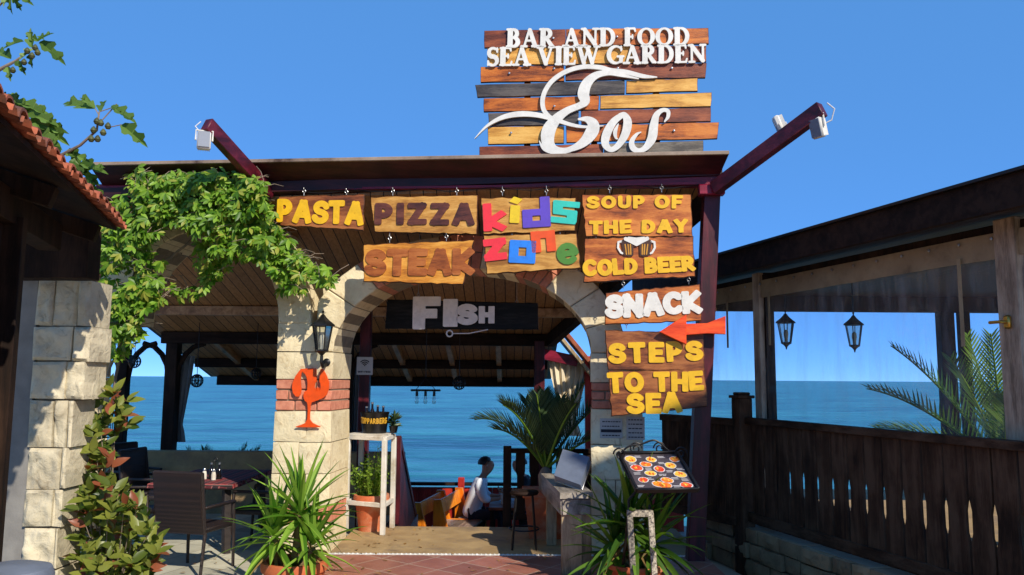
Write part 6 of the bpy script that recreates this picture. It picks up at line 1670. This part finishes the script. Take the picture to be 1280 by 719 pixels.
for x, y, k in foods:
    rx, ry = .108*R(.85, 1.1), .108*R(.85, 1.15)*wm_/hm_*.78; a0 = R(-.3, .3); n = 18
    def el(s, z): return [(x + rx*s*math.cos(a0)*math.cos(t) - ry*s*math.sin(a0)*math.sin(t), y + ry*s*math.sin(t)*math.cos(a0) + rx*s*math.sin(a0)*math.cos(t)*wm_/hm_, z) for t in [i*2*math.pi/n for i in range(n)]]
    pq.add(el(1, .0012), [list(range(n))], 1); pq.add([(px_ + R(-.006, .006), py_ + R(-.01, .01), z) for px_, py_, z in el(.86, .0022)], [list(range(n))], 2 + k)
    for w_ in range(4): cx_, cy_ = x + R(-.04, .04), y + R(-.05, .05); pq.add([(cx_ + .018*math.cos(t), cy_ + .03*math.sin(t), .003 + .0003*w_) for t in [i*.7854 for i in range(8)]], [list(range(8))], 2 + (k + 1 + w_) % 3)
for x, y in ((.30,.94),(.70,.92),(.66,.74),(.14,.74),(.38,.58),(.72,.50),(.14,.45),(.56,.40),(.74,.30),(.30,.30),(.10,.10),(.70,.08),(.90,.26),(.92,.56)):
    for j in range(2): pq.add([(x - .07, y - j*.035, .0014), (x + .07 - R(0, .05), y - j*.035, .0014), (x + .07 - R(0, .05), y - j*.035 + .013, .0014), (x - .07, y - j*.035 + .013, .0014)], [(0,1,2,3)], 1)
menu_mb.build('menu_board', [m_menublack, m_plate, m_food1, m_food2, m_food3], ms, False)
# scrollwork
q = MB()
def scroll(c, r0, turns, s, ax, up):
    out = []; n = int(18*turns)
    for i in range(n+1):
        t = i/n; a = t*turns*2*math.pi; rr = r0*(1 - .75*t); out.append(c + ax*(s*rr*math.cos(a)) + up*(rr*math.sin(a)))
    return out
axx = Xm.normalized(); upz = Vector((0, 0, 1)); tl = mm(0, 1.04); tr = mm(1, 1.04)
q.tube([tl.lerp(tr, t) + upz*(.09*math.sin(math.pi*t)**1.2 + .015*math.sin(t*12)) for t in [i/24 for i in range(25)]], .008, 6)
for t, s in ((.28, 1), (.72, -1)): q.tube(scroll(tl.lerp(tr, t) + upz*.035, .05, 1.6, s, axx, upz), .006, 6)
for p, s in ((mm(-.04, .9), -1), (mm(1.04, .9), 1)): q.tube(scroll(p + upz*.03, .05, 1.4, s, axx, upz), .007, 6); q.tube([p + upz*.0, p - Ym*.35 + axx*s*.01, p - Ym*.6], .008, 6)
q.build('scrollwork', m_iron, ms)
f0, f1 = at(787, 640, 6.1), at(813, 640, 6.1); ztop = f0.z
q = MB(); bx0, bx1 = f0.x, f1.x
for x in (bx0, bx1): q.bar((x, 6.1, ztop), (x + .02, 6.02, .0), .042, .035, (0, 1, 0))
q.bar((bx0 - .02, 6.1, ztop - .01), (bx1 + .02, 6.1, ztop - .01), .035, .05); q.bar((bx0, 6.04, .12), (bx1 + .02, 6.04, .12), .035, .06); q.build('mosaic_frame', m_mosaic, ms)
q = MB(); mid_ = mm(.45, .4, -.03)
for x in (bx0, bx1): q.tube([(x, 6.12, ztop - .06), (x, 6.14, ztop + .08), mm(.3 + .3*(x == bx1), .4, -.025)], .011, 8)
q.tube([(bx0, 6.14, ztop), (bx0 - .05, 6.3, .0)], .011, 8); q.tube([(bx1, 6.14, ztop), (bx1 + .1, 6.32, .0)], .011, 8); q.build('iron_legs', m_iron, ms)

# notices on the right pier
for (x0, y0, x1, y1), lab, nrows in (((750, 523, 778, 548), 'printed notice with a dark band pinned to the right pier', 4), ((783, 521, 806, 550), 'faded paper notice on the right pier, right of the dark banded one', 5)):
    a, b = fa(x0, y0, AV - .008), fa(x1, y1, AV - .008); r = thing('notice', lab, 'notice', fw((a[0]+b[0])/2, AV - .01, (a[1]+b[1])/2), 'paper notices on the right pier')
    q = MB(FM); w_ = b[0]-a[0]; h_ = a[1]-b[1]; q.box(((a[0]+b[0])/2, AV - .012, (a[1]+b[1])/2), (w_, .006, h_)); q.build('sheet', m_paper, r)
    q = MB(FM)
    for i in range(nrows):
        z = a[1] - h_*(i + .7)/(nrows + .3)
        if x0 == 750 and i == 2: q.add([(a[0] + w_*.04, AV - .0165, z - .014), (b[0] - w_*.04, AV - .0165, z - .014), (b[0] - w_*.04, AV - .0165, z + .014), (a[0] + w_*.04, AV - .0165, z + .014)], [(0,1,2,3)])
        else:
            x = a[0] + w_*.1
            while x < b[0] - w_*.12:
                L = R(.012, .03); q.add([(x, AV - .0165, z - .005), (min(x + L, b[0] - w_*.08), AV - .0165, z - .005), (min(x + L, b[0] - w_*.08), AV - .0165, z + .005), (x, AV - .0165, z + .005)], [(0,1,2,3)]); x += L + .006
    q.build('print', m_ink, r)

# hanging lamps
ch = at(532, 488, 11.0)
cz = thing('bulb_chandelier', 'iron bar chandelier with three bulbs hanging in front of the sea', 'chandelier', ch)
q = MB(); ch0 = ch; hw = .19
q.tube([ch0 - Vector((hw, 0, 0)), ch0 + Vector((hw, 0, 0))], .014, 8)
for s in (-1, -.5, 0, .5, 1): q.lathe([(0, -.018), (.02, 0), (0, .018)], ch0 + Vector((s*hw, 0, 0)), 8)
apex = ch0 + Vector((0, 0, .17))
for s in (-.72, .72): q.tube([ch0 + Vector((s*hw, 0, 0)), apex], .005, 6)
q.tube([apex, Vector((apex.x, apex.y, zc(11.0)))], .005, 6)
for s in (-.62, 0, .62): q.lathe([(.018, -.015), (.02, -.08), (0, -.08)], ch0 + Vector((s*hw, 0, 0)), 10)
q.build('frame', m_iron, cz)
for s in (-.62, 0, .62): q = MB(); q.lathe([(.014, -.082), (.026, -.12), (.028, -.15), (.018, -.18), (0, -.185)], ch0 + Vector((s*hw, 0, 0)), 10); q.build('bulb', m_glass, cz)
def cage_lamp(px, py, Y, label, r=.085):
    c = at(px, py, Y); t = thing('cage_lamp', label, 'lamp', c, 'small cage lamps under the pergola')
    q = MB()
    for k in range(6):
        a0 = k*math.pi/6; q.tube([(c.x + r*math.sin(b)*math.cos(a0), c.y + r*math.sin(b)*math.sin(a0), c.z + r*1.05*math.cos(b)) for b in [i*2*math.pi/16 for i in range(17)]], .006, 5, cap=False)
    for z in (-.5, 0, .5): rr = r*math.sqrt(1-z*z); q.tube([(c.x + rr*math.cos(i*.3927), c.y + rr*math.sin(i*.3927), c.z + r*1.05*z) for i in range(17)], .006, 5, cap=False)
    q.lathe([(0, .0), (.03, -.005), (.035, -.05), (0, -.05)], (c.x, c.y, c.z + r*1.05), 8); q.tube([(c.x, c.y, c.z + r), (c.x, c.y, max(c.z + r + .05, zc(Y) + .0))], .005, 5); q.build('cage', m_iron, t)
    q = MB(); q.lathe([(0, -.05), (.03, -.02), (.022, .03), (.014, .05)], c, 10); q.build('bulb', m_glass, t)
cage_lamp(574, 479, 11.0, 'round black cage lamp hanging right of the three bulb chandelier')
cage_lamp(246, 476, 11.3, 'small black cage lamp hanging by the thick post in the left arch')
cage_lamp(320, 467, 11.3, 'small black cage lamp hanging near the middle pier in the left arch', .07)
cage_lamp(168, 452, 11.3, 'small black cage lamp hanging at the far left of the left arch')
for px, py, Y, lab in ((981.5, 388, 9.2, 'coach lantern hanging beside the weathered post behind the plastic film'), (1066.5, 390, 8.9, 'coach lantern hanging in the middle of the plastic film wall, in front of the palm')):
    c = at(px, py, Y); t = thing('hanging_lantern', lab, 'lantern', c, 'coach lanterns in the film pavilion')
    for nm, q, m in lantern_mb(c, 1.08): q.build(nm, m, t)
    q = MB(); q.tube([c, (c.x, c.y, 2.95)], .007, 6); q.build('chain', m_iron, t)
# rolled curtain strap and bin
bn = thing('waste_bin', 'grey plastic bin with a rounded lid in the bottom left corner', 'bin', (at(14, 719, 4.4).x, 4.4, GZ))
bc_ = (at(14, 719, 4.4).x, 4.4, 0); zb2 = at(14, 706, 4.4).z
q = MB(); q.lathe([(.15, GZ), (.19, zb2 - .12), (0, zb2 - .12)], bc_, 28); q.build('body', m_bin, bn)
q = MB(); q.lathe([(.20, zb2 - .14), (.205, zb2 - .06), (.19, zb2 - .02), (.12, zb2), (0, zb2 + .004)], bc_, 28); q.build('lid', m_bin, bn)

# dry leaves blown over the floors
q = MB()
for i in range(150):
    if i % 2: x, y, z = R(-3.4, -1.75), R(6.4, 9.5), GZ + .012
    else: x, y, z = R(-1.5, 1.6), R(6.4, 8.8), .006
    if i % 5 == 0 and i % 2 == 0: x = R(-1.55, -1.2)
    a = R(0, 6.28); leaflet(q, Vector((x, y, z + R(0, .006))), Vector((math.cos(a), math.sin(a), R(0, .25))), Vector((0, 0, 1)), R(.03, .07), R(.015, .03))
o = q.build('fallen_leaves', m_litter, None); tag(o, 'small dry leaves scattered over the paving and the slab floor', 'leaf litter'); o['kind'] = 'stuff'
# cable looped along the front beam and the cord with a ring under the FISH board
q = MB(FM); pts = []
ua_, ub_ = fa(360, 236, -.03)[0], fa(880, 234, -.03)[0]
for i in range(81):
    t = i/80; pts.append((ua_ + (ub_-ua_)*t, .0, ZB0 + .004 - .03*abs(math.sin(t*math.pi*6))**1.0 + .004*math.sin(t*60)))
q.tube(pts, .005, 5); tag(q.build('power_cable', m_blackcable, None), 'thin black cable looped along the maroon front beam above the signs', 'cable')
cr = thing('cord', 'pale cord with a ring hooked under the FISH board', 'cord', fw(fa(562, 417, fvv)[0], fvv, fa(562, 417, fvv)[1]))
u, z = fa(562, 417, fvv); q = MB(FM); q.tube([(u + .032*math.cos(i*.3927), fvv, z + .032*math.sin(i*.3927)) for i in range(17)], .009, 6, cap=False); q.build('ring', m_whitecable, cr)
u2_, z2_ = fa(610, 412, fvv); q = MB(FM); q.tube([(u + .032, fvv, z), ((u + u2_)/2, fvv, (z + z2_)/2 - .02), (u2_, fvv, z2_)], .006, 6); q.build('cord', m_whitecable, cr)
